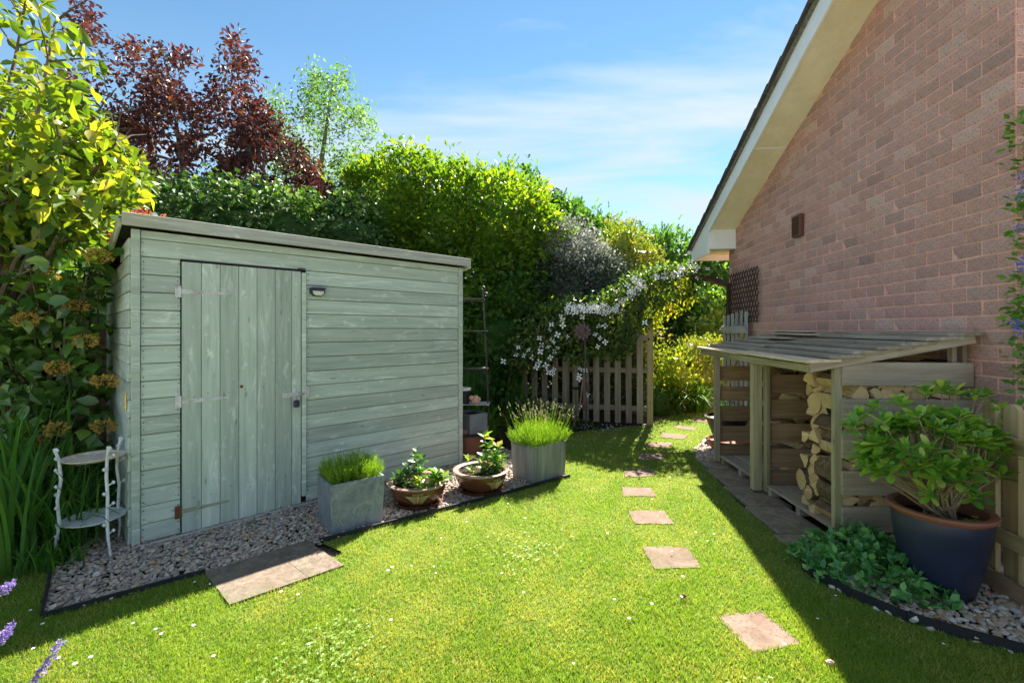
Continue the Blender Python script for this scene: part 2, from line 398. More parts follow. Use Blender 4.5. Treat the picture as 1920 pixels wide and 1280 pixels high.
# foliage materials
g = lambda *a: [(p, c) for p, c in a]
M['grass'] = leafmat('grass_blades', g((0, (.13, .24, .03)), (.35, (.20, .32, .04)), (.6, (.28, .36, .05)), (.85, (.36, .38, .075)), (1, (.44, .38, .14))), .42, .5, .25, (1.35, 1.35, .6))
M['clover'] = leafmat('clover_leaves', g((0, (.15, .27, .04)), (1, (.20, .31, .05))), .35, .45, .4, (1.3, 1.4, .6))
M['magnolia'] = leafmat('magnolia_leaves', g((0, (.06, .12, .015)), (.3, (.11, .19, .02)), (.6, (.19, .27, .025)), (.85, (.28, .33, .03)), (1, (.38, .35, .06))), .46, .5, .3, (1.5, 1.45, .45))
M['photinia'] = leafmat('viburnum_leaves', g((0, (.04, .10, .02)), (.5, (.07, .155, .028)), (.85, (.11, .22, .035)), (1, (.20, .32, .045))), .22, .25, .6)
M['flowerhead'] = leafmat('orange_flower_heads', g((0, (.26, .25, .05)), (.5, (.44, .30, .08)), (1, (.62, .36, .12))), .35, .7, .1, (1.3, 1.1, .5))
M['redtuft'] = leafmat('red_young_leaves', g((0, (.26, .06, .04)), (.6, (.42, .13, .08)), (1, (.52, .22, .14))), .35, .5, .3, (1.4, .9, .6))
M['plum'] = leafmat('purple_plum_leaves', g((0, (.045, .022, .028)), (.5, (.075, .032, .036)), (.8, (.12, .040, .036)), (.93, (.22, .07, .03)), (1, (.16, .15, .04))), .30, .5, .3, (1.25, .9, .8))
M['birch'] = leafmat('pale_birch_leaves', g((0, (.07, .15, .05)), (.6, (.13, .24, .07)), (1, (.22, .34, .14))), .45, .5, .25, (1.2, 1.35, .6))
M['ivy'] = leafmat('ivy_leaves', g((0, (.032, .08, .022)), (.6, (.075, .155, .038)), (.9, (.14, .25, .06)), (1, (.28, .36, .14))), .22, .5, .25)
M['beech'] = leafmat('hornbeam_leaves', g((0, (.05, .12, .016)), (.45, (.10, .20, .02)), (.8, (.18, .28, .025)), (1, (.32, .36, .035))), .48, .4, .35, (1.7, 1.6, .4))
M['conifer'] = leafmat('conifer_sprays', g((0, (.022, .065, .016)), (.6, (.045, .115, .022)), (1, (.09, .18, .035))), .3, .5, .3)
M['conifer2'] = leafmat('light_conifer_sprays', g((0, (.05, .13, .025)), (.6, (.09, .19, .035)), (1, (.15, .27, .05))), .4, .5, .3)
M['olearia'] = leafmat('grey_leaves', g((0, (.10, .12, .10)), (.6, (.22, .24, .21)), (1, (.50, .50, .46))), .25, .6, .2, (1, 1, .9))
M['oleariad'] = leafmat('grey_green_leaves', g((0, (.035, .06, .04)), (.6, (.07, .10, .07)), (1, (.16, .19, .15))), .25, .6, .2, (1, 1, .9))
M['spirea'] = leafmat('golden_leaves', g((0, (.09, .17, .025)), (.55, (.17, .27, .035)), (.88, (.27, .33, .05)), (1, (.36, .22, .08))), .35, .5, .2, (1.4, 1.2, .4))
M['goldbush'] = leafmat('yellow_green_leaves', g((0, (.10, .18, .02)), (.5, (.24, .32, .03)), (.85, (.40, .42, .05)), (1, (.52, .36, .08))), .5, .5, .2, (1.4, 1.3, .4))
M['brightbush'] = leafmat('glossy_light_leaves', g((0, (.06, .15, .02)), (.5, (.15, .28, .04)), (1, (.30, .42, .10))), .45, .3, .6)
M['clematis'] = leafmat('clematis_leaves', g((0, (.03, .07, .018)), (.5, (.07, .13, .03)), (.85, (.16, .24, .04)), (1, (.30, .36, .06))), .4, .4, .4)
M['strap'] = leafmat('strap_leaves', g((0, (.05, .14, .015)), (.6, (.10, .23, .02)), (1, (.20, .34, .04))), .45, .55, .12)
M['strapdark'] = leafmat('dark_strap_leaves', g((0, (.04, .12, .02)), (.6, (.08, .20, .03)), (1, (.15, .30, .04))), .35, .5, .2)
M['lavleaf'] = leafmat('lavender_shoots', g((0, (.09, .19, .02)), (.5, (.17, .30, .03)), (1, (.30, .40, .07))), .4, .5, .3, (1.3, 1.4, .4))
M['lavtip'] = leafmat('lavender_buds', g((0, (.22, .24, .10)), (1, (.34, .30, .22))), .3, .6, .2, (1, 1, .8))
M['lavflower'] = leafmat('purple_lavender_flowers', g((0, (.22, .15, .42)), (1, (.42, .32, .66))), .3, .6, .2, (1, .9, 1.2))
M['pittos'] = leafmat('glossy_green_leaves', g((0, (.07, .20, .03)), (.4, (.16, .34, .04)), (.8, (.30, .47, .055)), (1, (.50, .54, .12))), .33, .3, .5)
M['vinca'] = leafmat('periwinkle_leaves', g((0, (.05, .17, .05)), (.6, (.10, .28, .07)), (1, (.20, .42, .09))), .2, .3, .55)
M['potplant'] = leafmat('pot_plant_leaves', g((0, (.06, .16, .03)), (.5, (.14, .27, .04)), (.85, (.30, .38, .05)), (1, (.50, .40, .06))), .4, .3, .5)
M['potdark'] = leafmat('dark_pot_leaves', g((0, (.03, .09, .02)), (1, (.08, .18, .04))), .3, .3, .5)
M['ceanothus'] = leafmat('ceanothus_leaves', g((0, (.06, .16, .02)), (1, (.20, .38, .05))), .4, .3, .5)
M['blueflower'] = leafmat('blue_flower_heads', g((0, (.10, .14, .50)), (1, (.22, .28, .70))), .3, .6, .2, (1, 1, 1.2))
M['fern'] = leafmat('low_ferny_leaves', g((0, (.03, .09, .015)), (1, (.09, .18, .03))), .3, .5, .3)

# lawn and ground sheets
m, t = newmat('lawn_turf'); v = coords(t)
c = ramp(t, noise(t, v, 3.5, 6, 0.65), [(0.3, (.11, .18, .03)), (0.55, (.18, .25, .045)), (0.75, (.27, .26, .08))])
c = mix(t, ramp(t, noise(t, v, 60, 4, 0.7), [(0.35, 0.7), (0.6, 0.0)]), c, (.06, .075, .02))
M['lawn'] = finish(m, t, c, 0.95, 0.05, noise(t, v, 120, 4, 0.7), 1.0, 0.01)
M['ground'] = simple('garden_soil', (.16, .13, .095), 1.0, 0.05, var=0.5, ns=18, bstr=1.0, dirt=(.11, .15, .05))
# ================================================================== GROUND
def pip(px, py, poly):
    inside = np.zeros(len(px), bool); n = len(poly); j = n-1
    for i in range(n):
        xi, yi = poly[i][:2]; xj, yj = poly[j][:2]
        cnd = ((yi > py) != (yj > py)) & (px < (xj-xi)*(py-yi)/((yj-yi) if abs(yj-yi) > 1e-9 else 1e-9)+xi)
        inside ^= cnd; j = i
    return inside
def sheet(name, poly, z, mat, parent=None):
    me = me_py(name, [(p[0], p[1], z) for p in poly], [tuple(range(len(poly)))])
    if me.polygons[0].normal.z < 0: me.flip_normals()
    return link(name, me, parent, mat)
gr = struct(sheet('ground', [(-150, -60), (150, -60), (150, 250), (-150, 250)], -0.03, M['ground']))

EDGE_R = [(2.9, 1.72), (2.5, 1.84), (2.203, 1.985), (2.038, 2.099), (1.894, 2.214), (1.778, 2.403), (1.70, 2.60), (1.70, 2.70)]
LAWN = [(-7, -3), (7, -3), (7, 1.3)] + EDGE_R + [(1.745, 2.74), (1.80, 3.13), (1.835, 3.76), (1.95, 4.6), (2.0, 5.0), (2.15, 5.4), (2.45, 5.9), (3.0, 6.4),
        (3.6, 7.0), (6, 8.0), (6, 9.6), (3.4, 8.0), (2.9, 7.75), (2.35, 7.25), (2.05, 6.80), (1.4, 6.55), (0.85, 6.30), (0.70, 5.9), (0.55, 5.2), (0.50, 4.6),
        (0.53, 4.37), (-0.30, 3.74), (-0.915, 3.29), (-1.25, 3.03), (-1.05, 2.90), (-1.30, 2.50), (-1.55, 2.45), (-1.761, 2.65), (-2.278, 2.234), (-2.62, 2.62), (-3.4, 2.9), (-7, 3.2)]
lawn = struct(sheet('lawn', LAWN, 0.0, M['lawn']))
BED_L = [(-2.278, 2.234), (-1.761, 2.65), (-1.25, 3.03), (-0.915, 3.29), (-0.30, 3.74), (0.53, 4.37), (0.50, 4.6), (0.45, 5.0), (0.1, 5.5), (-0.5, 6.0), (-1.2, 6.6), (-3.9, 4.6), (-3.3, 3.5), (-2.62, 2.62)]
struct(sheet('gravel_bed', BED_L, -0.012, M['soil']))
BED_R = [(2.9, 1.72)] + EDGE_R[1:] + [(1.745, 2.74), (1.80, 3.13), (1.835, 3.76), (1.95, 4.6), (2.0, 5.0), (2.15, 5.4), (2.45, 5.9), (3.0, 6.4), (3.2, 6.9), (3.6, 6.9), (3.3, 2.5)]
struct(sheet('gravel_bed', BED_R, -0.014, M['soil']))

# steel-like black edging strips
def edging(pts, label, h=0.035):
    mb = MB()
    for a, b in zip(pts, pts[1:]): mb.bar((a[0], a[1], h/2-0.01), (b[0], b[1], h/2-0.01), h+0.02, 0.012)
    o = mb.build('lawn_edging', M['black']); tag(o, label, 'edging', 'black plastic lawn edging'); return o
edging([(-2.62, 2.62), (-2.278, 2.234), (-1.761, 2.65)], 'black plastic edging strip at the front left corner of the shed gravel', 0.03)
edging([(-1.27, 3.027), (-0.915, 3.29), (-0.30, 3.74), (0.55, 4.385)], 'black plastic edging strip running below the planters and bowls', 0.03)
edging(EDGE_R, 'curved black edging strip around the periwinkle and the pale chippings', 0.05)

def pebbles(name, poly, n, s0, s1, mat, label, zoff=0.0, excl=(), sig=0.006):
    tm = (1+5**.5)/2
    ico = np.array([(-1, tm, 0), (1, tm, 0), (-1, -tm, 0), (1, -tm, 0), (0, -1, tm), (0, 1, tm), (0, -1, -tm), (0, 1, -tm), (tm, 0, -1), (tm, 0, 1), (-tm, 0, -1), (-tm, 0, 1)])/math.sqrt(1+tm*tm)
    fi = np.array([(0, 11, 5), (0, 5, 1), (0, 1, 7), (0, 7, 10), (0, 10, 11), (1, 5, 9), (5, 11, 4), (11, 10, 2), (10, 7, 6), (7, 1, 8), (3, 9, 4), (3, 4, 2), (3, 2, 6), (3, 6, 8), (3, 8, 9), (4, 9, 5), (2, 4, 11), (6, 2, 10), (8, 6, 7), (9, 8, 1)])
    P = np.array(poly); x0, y0 = P.min(0); x1, y1 = P.max(0)
    x = rng.uniform(x0, x1, n*3); y = rng.uniform(y0, y1, n*3); k = pip(x, y, poly)
    for e in excl: k &= ~pip(x, y, e)
    x = x[k][:n]; y = y[k][:n]; m_ = len(x)
    s = rng.uniform(s0, s1, m_)*np.where(rng.random(m_) < .08, 1.5, 1)
    sc3 = np.stack([s*rng.uniform(.8, 1.35, m_), s*rng.uniform(.7, 1.0, m_), s*rng.uniform(.45, .75, m_)], 1)
    T = ico[None]*(1+rng.uniform(-.22, .22, (m_, 12, 1)))*sc3[:, None, :]
    a = rng.uniform(0, 6.28, m_); b = rng.normal(0, .35, m_)
    ca, sa, cb, sb = np.cos(a)[:, None], np.sin(a)[:, None], np.cos(b)[:, None], np.sin(b)[:, None]
    X, Y_, Z = T[..., 0], T[..., 1], T[..., 2]
    X, Z = X*cb+Z*sb, -X*sb+Z*cb; X, Y_ = X*ca-Y_*sa, X*sa+Y_*ca
    V = np.stack([X+x[:, None], Y_+y[:, None], Z+(zoff+rng.normal(0, sig, m_))[:, None]], 2).reshape(-1, 3)
    Fc = (fi[None]+(np.arange(m_)*12)[:, None, None]).reshape(-1, 3)
    o = mesh_np(name, V, Fc, mat, rnd=np.repeat(rng.random(m_), 20), smooth=False)
    o['kind'] = 'stuff'; o['label'] = label; o['category'] = 'gravel'; return o
SHED_A = Vector((-2.459, 2.975, 0)); d1 = Vector((.7136, .7006, 0)); d2 = Vector((-.7006, .7136, 0))
shed_fp = [tuple((SHED_A+d1*a+d2*b)[:2]) for a, b in ((0, 0), (2.70, 0), (2.70, 1.7), (0, 1.7))]
SLAB = [G(383, 1075), G(575, 1015), G(645, 1062), G(430, 1137)]
slab_fp = [tuple(p[:2]) for p in SLAB]
near = [p for p in BED_L]
pebbles('gravel', [(-2.278, 2.234), (-1.761, 2.65), (-1.25, 3.03), (-0.915, 3.29), (-0.30, 3.74), (0.53, 4.37), (0.50, 4.6), (0.45, 5.0), (-.1, 5.4), (-.55, 5.3), (-.55, 4.85), (-2.459, 2.975), (-3.1, 3.6), (-2.62, 2.62)], 19000, .0078, .0150, M['pebble'], 'mixed brown and grey pebbles around the front of the green shed', 0.0, (shed_fp, slab_fp))
pebbles('gravel', [(2.9, 1.72)] + EDGE_R[1:] + [(1.745, 2.74), (2.2, 2.9), (3.0, 2.9), (3.1, 2.0)], 3400, .011, .019, M['chips'], 'pale orange and white flint chippings between the lawn edging and the blue pot', 0.0)
pebbles('gravel', [(1.98, 4.75), (2.0, 5.0), (2.15, 5.4), (2.45, 5.9), (3.0, 6.4), (3.2, 6.9), (3.3, 6.9), (3.1, 4.9), (2.2, 4.9)], 2600, .012, .020, M['chips'], 'pale pinkish chippings beyond the far end of the log store', 0.0)

# paving slabs in front of the log store: pieces of the ground
pv = struct(link('paving', me_py('paving', [(1.76, 2.66, -.02), (2.9, 2.80, -.02), (3.0, 5.0, -.02), (2.02, 5.02, -.02)], [(0, 1, 2, 3)]), None, M['soil']))
ys = [2.70, 3.13, 3.62, 4.10, 4.60, 5.00]; xe = lambda y: 1.755+.108*(y-2.70)
for a, b in zip(ys, ys[1:]):
    ym = (a+b)/2; L = b-a-.012
    o = plank('slab', (xe(ym)+.16+random.uniform(-.004, .004), a+.006, -.001+random.uniform(-.003, .003)), (xe(ym)+.16, b-.006, -.001+random.uniform(-.003, .003)), .036, .33, (0, 0, 1), M['slab2'], pv, .004)

# shaped flagstone prism
def flag(name, pts, z0, z1, mat, parent=None, sub=10, wob=.006, ins=.98):
    n = len(pts); ring = []
    for i in range(n):
        a = Vector(pts[i][:2]); b = Vector(pts[(i+1) % n][:2])
        for k in range(sub):
            p = a.lerp(b, k/sub); nn = Vector(((b-a).y, -(b-a).x)).normalized()
            p = p+nn*random.uniform(-wob, wob); ring.append(p)
    c = sum(ring, Vector((0, 0)))/len(ring); m_ = len(ring)
    V = [(p.x, p.y, z0) for p in ring]+[(p.x, p.y, z1-.004) for p in ring]+[((p.x-c.x)*ins+c.x, (p.y-c.y)*ins+c.y, z1) for p in ring]
    Fc = []
    for l in range(2):
        for k in range(m_): Fc.append((l*m_+k, l*m_+(k+1) % m_, (l+1)*m_+(k+1) % m_, (l+1)*m_+k))
    Fc.append(tuple(range(2*m_, 3*m_)))
    V = [(x-c.x, y-c.y, z) for x, y, z in V]
    import bmesh
    me = me_py(name, V, Fc); bm = bmesh.new(); bm.from_mesh(me); bmesh.ops.recalc_face_normals(bm, faces=bm.faces); bm.to_mesh(me); bm.free()
    if me.polygons[-1].normal.z < 0: me.flip_normals()
    o = link(name, me, parent, mat); o.location = (c.x, c.y, 0); return o
ds = thing('doorstep_slab', 'grey brown stone slab in two pieces in front of the shed door', 'slab')
cut0 = SLAB[0].lerp(SLAB[1], .62); cut1 = SLAB[3].lerp(SLAB[2], .66)
e = (SLAB[1]-SLAB[0]).normalized()*.0004
flag('slab_piece', [SLAB[0], cut0-e, cut1-e, SLAB[3]], -.02, .012, M['slab'], ds, 8, .0015, .996)
flag('slab_piece', [cut0+e, SLAB[1], SLAB[2], cut1+e], -.02, .0115, M['slab'], ds, 8, .0015, .996)

STONES = [
 ([(1345, 1156), (1425, 1145), (1508, 1209), (1410, 1225)], 'largest and nearest sandstone stepping stone, beside the shadow edge'),
 ([(1204, 1025), (1290, 1027), (1318, 1066), (1228, 1068)], 'second nearest stepping stone in the lawn, wide pinkish square'),
 ([(1176, 958), (1245, 958), (1265, 983), (1192, 983)], 'third stepping stone from the front of the lawn path'),
 ([(1165, 914), (1222, 915), (1232, 931), (1167, 931)], 'fourth stepping stone from the front, left of the path line'),
 ([(1169, 881), (1225, 880), (1230, 893), (1172, 895)], 'fifth stepping stone from the front with rounded corners'),
 ([(1197, 850), (1248, 850), (1243, 864), (1196, 862)], 'shaded sixth stepping stone lying in the fence shadow'),
 ([(1213, 829), (1262, 830), (1257, 839), (1210, 837)], 'seventh stepping stone, half in the shadow of the gate post'),
 ([(1242, 811), (1288, 816), (1284, 824), (1238, 820)], 'bright eighth stepping stone just beside the gate post'),
 ([(1267, 797), (1308, 802), (1303, 808), (1266, 803)], 'ninth stepping stone beyond the gate post'),
 ([(1301, 782), (1336, 788), (1331, 795), (1295, 789)], 'farthest stepping stone near the golden bushes')]
ST_FP = []
for i, (pp, lab) in enumerate(STONES):
    pts = [G(*p) for p in pp]; ST_FP.append([tuple(p[:2]) for p in pts])
    o = flag('stepping_stone', pts, -.02, .006 if i else .004, M['stone'], None, 6, .008)
    tag(o, lab, 'stepping stone', 'stepping stones across the lawn')

# ================================================================== HOUSE
HA = math.atan2(.996, .0896)
house = thing('brick_house', 'pinkish brown brick house gable with white barge board and deep eaves', 'house', (2.91, 2.663, 0), HA)
HM = Matrix.Translation((2.91, 2.663, 0)) @ Matrix.Rotation(HA, 4, 'Z')
WL = 4.37; CH = .0929; BL = .213
ztop = lambda u: 2.867+.415*(4.10-u)
# core walls (mortar plane), gable as one solid
V = [(0, 0, -.05), (WL, 0, -.05), (WL, 0, ztop(WL)+.1), (0, 0, ztop(0)+.1)]
V += [(x, -.25, z) for x, y, z in V]
link('mortar_wall', me_py('mortar_wall', V, [(0, 1, 2, 3), (7, 6, 5, 4), (0, 4, 5, 1), (1, 5, 6, 2), (2, 6, 7, 3), (3, 7, 4, 0)]), house, M['mortar'])
link('return_wall', me_py('return_wall', [(0.0, -.25, -.05), (0.0, -6, -.05), (0.0, -6, 4.6), (0.0, -.25, 4.6), (.25, -.25, -.05), (.25, -6, -.05), (.25, -6, 4.6), (.25, -.25, 4.6)],
     [(0, 1, 2, 3), (7, 6, 5, 4), (0, 4, 5, 1), (1, 5, 6, 2), (2, 6, 7, 3), (3, 7, 4, 0)]), house, M['mortar'])
link('rear_wall', me_py('rear_wall', [(WL-.25, -.25, -.05), (WL-.25, -6, -.05), (WL-.25, -6, 2.9), (WL-.25, -.25, 2.9), (WL, -.25, -.05), (WL, -6, -.05), (WL, -6, 2.9), (WL, -.25, 2.9)],
     [(0, 1, 2, 3), (7, 6, 5, 4), (0, 4, 5, 1), (1, 5, 6, 2), (2, 6, 7, 3), (3, 7, 4, 0)]), house, M['mortar'])
def brick_mesh(l, h, t, seed):
    r = random.Random(seed); nx, nz = 5, 3; V = []; Fc = []
    # front face is a wobbly grid, sides go back to the mortar
    for j in range(nz):
        for i in range(nx):
            x = l*i/(nx-1); z = h*j/(nz-1); edge = i in (0, nx-1) or j in (0, nz-1)
            V.append((x+(r.uniform(-.0018, .0018)), (-.0035 if edge else 0)+r.uniform(-.001, .001), z+(r.uniform(-.0018, .0018) if edge else 0)))
    for j in range(nz-1):
        for i in range(nx-1):
            a = j*nx+i; Fc.append((a, a+nx, a+nx+1, a+1))
    ring = [(0, i) for i in range(nx)]+[(j, nx-1) for j in range(1, nz)]+[(nz-1, i) for i in range(nx-2, -1, -1)]+[(j, 0) for j in range(nz-2, 0, -1)]
    b = len(V)
    for j, i in ring: x, y, z = V[j*nx+i]; V.append((x, -t, z))
    m_ = len(ring)
    for k in range(m_):
        a = ring[k][0]*nx+ring[k][1]; c = ring[(k+1) % m_][0]*nx+ring[(k+1) % m_][1]
        Fc.append((a, c, b+(k+1) % m_, b+k))
    return V, Fc
BV = [brick_mesh(BL-.010, CH-.010, .012, s) for s in range(6)]
HV = [brick_mesh(BL/2-.010, CH-.010, .012, 50+s) for s in range(3)]
BM_ = [me_py('brick', *b) for b in BV]; HM_ = [me_py('brick', *b) for b in HV]
for me in BM_+HM_: me.materials.append(M['brick'])
cand = []
vent_u = 2.24; vent_z = 2.52
for k in range(int(ztop(0)/CH)+1):
    z = k*CH+.005; off = 0.0 if k % 2 == 0 else -BL/2
    nb = int(WL/BL)+2
    for i in range(nb):
        u = i*BL+off+.005; half = False
        if u < 0:
            if k % 2 == 1: u = .005; half = True
            else: continue
        l = BL/2 if half else BL
        if u+l > WL+.01:
            if u+BL/2 <= WL+.01: half = True; l = BL/2
            else: continue
        if z+CH*.4 > ztop(u+l/2)+.03: continue
        p = HM @ Vector((u+l/2, 0, z+CH/2)); px = 960+F*p.x/p.y; py = 618-(p.z-EYE)*F/p.y
        vis = px < 1925 and py > -10 and not (z < 1.28 and u > .2) and not (z < .95)
        area = (CH/p.y)*l*abs(px-1037)/p.y
        cand.append((vis, area, u, z, half))
vis = sorted([c for c in cand if c[0]], key=lambda c: -c[1]); single = vis[:296]; rest = vis[296:]+[c for c in cand if not c[0]]
for (_, _, u, z, half) in single:
    o = link('brick', random.choice(HM_ if half else BM_), house)
    o.location = (u, .006+random.uniform(-.002, .002), z); o.rotation_euler = (0, random.uniform(-.006, .006), random.uniform(-.006, .006))
V = []; Fc = []; rn = []
def addb(src, fn):
    b = len(V); V.extend([fn(*v) for v in src[0]]); Fc.extend([tuple(i+b for i in f) for f in src[1]]); rn.extend([random.random()]*len(src[1]))
for (_, _, u, z, half) in rest:
    dy = .006+random.uniform(-.0015, .0015)
    addb(random.choice(HV if half else BV), lambda x, y, zz: (u+x, dy+y, z+zz))
o = mesh_np('brickwork', V, [f for f in Fc], M['brick'], house, rn); o['kind'] = 'stuff'
V = []; Fc = []; rn = []
for k in range(49):                              # return face, seen as a sliver at the right
    z = k*CH+.005
    for i in range(9):
        y0 = -(i*BL+(0 if k % 2 else BL/2))-.004
        if k % 2 == 0 and i == 0:
            addb(random.choice(HV), lambda x, y, zz: (-.006-y*1.0, -.004-x, z+zz))
        addb(random.choice(BV), lambda x, y, zz: (-.006-y*1.0, y0-x, z+zz))
o = mesh_np('brickwork', V, Fc, M['brick'], house, rn); o['kind'] = 'stuff'

# barge board, soffit, boxed eaves
sl_ = math.atan(.415); U0 = -1.6; U1 = 4.10; OV = .395
def sl_pt(u, y, dz=0): return (u, y, ztop(u)+dz)
def slab_poly(name, pts, t, axis, mat):           # extrude polygon by vector
    n = len(pts); V = [Vector(p) for p in pts]; V += [p+Vector(axis)*t for p in V[:n]]
    Fc = [tuple(range(n))[::-1], tuple(range(n, 2*n))]+[(i, (i+1) % n, n+(i+1) % n, n+i) for i in range(n)]
    import bmesh
    me = me_py(name, V, Fc); bm = bmesh.new(); bm.from_mesh(me); bmesh.ops.recalc_face_normals(bm, faces=bm.faces); bm.to_mesh(me); bm.free()
    return link(name, me, house, mat)
UF = 4.90
# soffit in two lengths with a pale joint
for a, b in ((U0, 2.62), (2.628, U1)):
    slab_poly('soffit', [sl_pt(a, .003), sl_pt(b, .003), sl_pt(b, OV-.02), sl_pt(a, OV-.02)], .012, (0, 0, 1), M['soffit'])
slab_poly('joint_strip', [sl_pt(2.612, .004, -.004), sl_pt(2.636, .004, -.004), sl_pt(2.636, OV-.02, -.004), sl_pt(2.612, OV-.02, -.004)], .004, (0, 0, 1), M['upvc'])
zb = 2.517; zt = lambda u: ztop(u)+.165
slab_poly('barge_board', [(U0, OV-.02, zt(U0)), (UF, OV-.02, zt(UF)), (UF, OV-.02, zb), (U1, OV-.02, zb), (U1, OV-.02, ztop(U1)-.035), (U0, OV-.02, ztop(U0)-.035)], .02, (0, 1, 0), M['upvc'])
slab_poly('eaves_box', [(U1+.002, .004, 2.585), (U1+.002, OV-.022, 2.585), (U1+.002, OV-.022, ztop(U1)+.01), (U1+.002, .004, ztop(U1)+.01)], .016, (1, 0, 0), M['upvc'])
slab_poly('eaves_soffit', [(U1+.02, -1.5, 2.60), (UF, -1.5, 2.60), (UF, OV-.022, 2.60), (U1+.02, OV-.022, 2.60)], .012, (0, 0, 1), M['soffit'])
slab_poly('fascia_board', [(UF+.002, -6, 2.53), (UF+.002, OV-.0, 2.53), (UF+.002, OV-.0, 2.70), (UF+.002, -6, 2.70)], .018, (1, 0, 0), M['upvc'])
mb = MB(); prof = []
for k in range(7):
    a = math.pi*k/6; prof.append((UF+.075+.055*math.cos(a+math.pi), 2.70-.055*math.sin(a)))
for (x0, z0), (x1, z1) in zip(prof, prof[1:]): mb.add([(x0, .44, z0), (x1, .44, z1), (x1, -6, z1), (x0, -6, z0)], [(0, 1, 2, 3)])
mb.box((UF+.075, .437, 2.672), (.11, .008, .055)); mb.build('gutter', M['upvc'], house)
slab_poly('verge_undercloak', [(U0, OV-.03, zt(U0)), (UF+.06, OV-.03, zt(UF+.06)), (UF+.06, OV-.03, zt(UF+.06)+.045), (U0, OV-.03, zt(U0)+.045)], .055, (0, 1, 0), M['undercloak'])
# roof tiles along the verge, each its own piece
pt = .31; n_t = int((UF+.12-U0)/pt*1.083)
dirv = Vector((1, 0, -.415)).normalized()
for k in range(n_t+1):
    c = Vector((UF+.08, 0, zt(UF+.08)+.062)) - dirv*(pt*k+.14)
    o = plank('roof_tile', c+dirv*.20+Vector((0, .26, -.012)), c-dirv*.20+Vector((0, .26, .018)), .022, .39, (0, 0, 1), M['tile'], house, .004)
slab_poly('roof_slope', [(U0, -6, zt(U0)+.04), (UF+.05, -6, zt(UF+.05)+.04), (UF+.05, OV-.35, zt(UF+.05)+.04), (U0, OV-.35, zt(U0)+.04)], .02, (0, 0, 1), M['tile'])
mb = MB(); mb.box((U0/2+1.6, .1, 0), (.01, .01, .01)) if False else None
# inner lining under tiles
slab_poly('roof_lining', [(U0, -.2, zt(U0)+.0), (UF, -.2, zt(UF)+.0), (UF, OV-.025, zt(UF)+.0), (U0, OV-.025, zt(U0)+.0)], .035, (0, 0, 1), M['undercloak'])
# vent
vt = thing('wall_vent', 'brown louvred plastic vent high on the brick gable wall', 'vent', HM @ Vector((vent_u, 0.0, vent_z)), HA)
boxat('vent_frame', (.09, .030, 0), (.17, .05, .235), M['ventplastic'], vt, ch=.006)
boxat('vent_recess', (.09, .056, .0), (.125, .004, .19), M['darkin'], vt)
for k in range(9): plank('slat', (.032, .062, -.085+k*.021), (.148, .062, -.085+k*.021), .012, .010, (0, .5, 1), M['ventplastic'], vt, .001)

# ================================================================== SHED
SA = math.atan2(.7006, .7136)
shed = thing('garden_shed', 'sage green weathered timber shed with a single pent roof and plank door', 'shed', SHED_A, SA)
def tpx(px):
    c = (px-960)/F; return (c*SHED_A.y-SHED_A.x)/(.7136-c*.7006)
def zpx(px, py):
    t_ = tpx(px); Y = SHED_A.y+.7006*t_; return EYE-(py-618)*Y/F
SW = 2.704; PIT = .1168; Z0 = .012; TH = .018
def sboard(x0, x1, k, top=None):
    z0 = Z0+k*PIT; z1 = z0+PIT-.004 if top is None else top
    o = plank('cladding_board', (x0, .004, (z0+z1)/2), (x1, .004, (z0+z1)/2), z1-z0, TH, (0, .05, 1), M['shed'], shed, .003)
    return o
dl, dr = .262, 1.062; DT = 1.872
for k in range(17):
    z0 = Z0+k*PIT
    if z0+PIT*.6 < DT:
        sboard(.05, dl, k); sboard(1.102, 2.655, k)
    else: sboard(.05, 2.655, k)
sboard(.05, 2.655, 17, 2.05)
boxat('corner_trim', (.024, -.004, 1.02), (.046, .030, 2.06), M['shed'], shed)
boxat('corner_trim', (2.680, -.004, 1.02), (.046, .030, 2.06), M['shed'], shed)
boxat('door_jamb', (1.081, -.006, .96), (.034, .026, 1.80), M['shed'], shed)
boxat('inner_wall', (1.35, .035, 1.02), (2.69, .02, 2.03), M['darkin'], shed)
# side wall, cut by the falling roof
SD = 1.72; rz_ = lambda y: 2.06-.135*(y)
def side(x, nm):
    for k in range(17):
        z0 = Z0+k*PIT; z1 = z0+PIT-.004
        ye = SD if z1 < rz_(SD) else max(.1, (2.06-z1)/.135)
        plank('cladding_board', (x, .012, (z0+z1)/2), (x, ye, (z0+z1)/2), z1-z0, TH, (.05 if x < 1 else -.05, 0, 1), M['shed'], shed, .003)
side(-.004, 0); side(SW+.004, 1)
me = me_py('side_lining', [(.014, .01, 0), (.014, SD, 0), (.014, SD, rz_(SD)), (.014, .01, 2.05)], [(0, 1, 2, 3)]); link('side_lining', me, shed, M['darkin'])
me = me_py('side_lining', [(SW-.014, .01, 0), (SW-.014, SD, 0), (SW-.014, SD, rz_(SD)), (SW-.014, .01, 2.05)], [(0, 1, 2, 3)]); link('side_lining', me, shed, M['darkin'])
boxat('rear_wall', (SW/2, SD, .92), (SW, .02, 1.82), M['shed'], shed)
boxat('corner_trim', (.0, SD+.01, .90), (.04, .04, 1.80), M['shed'], shed)
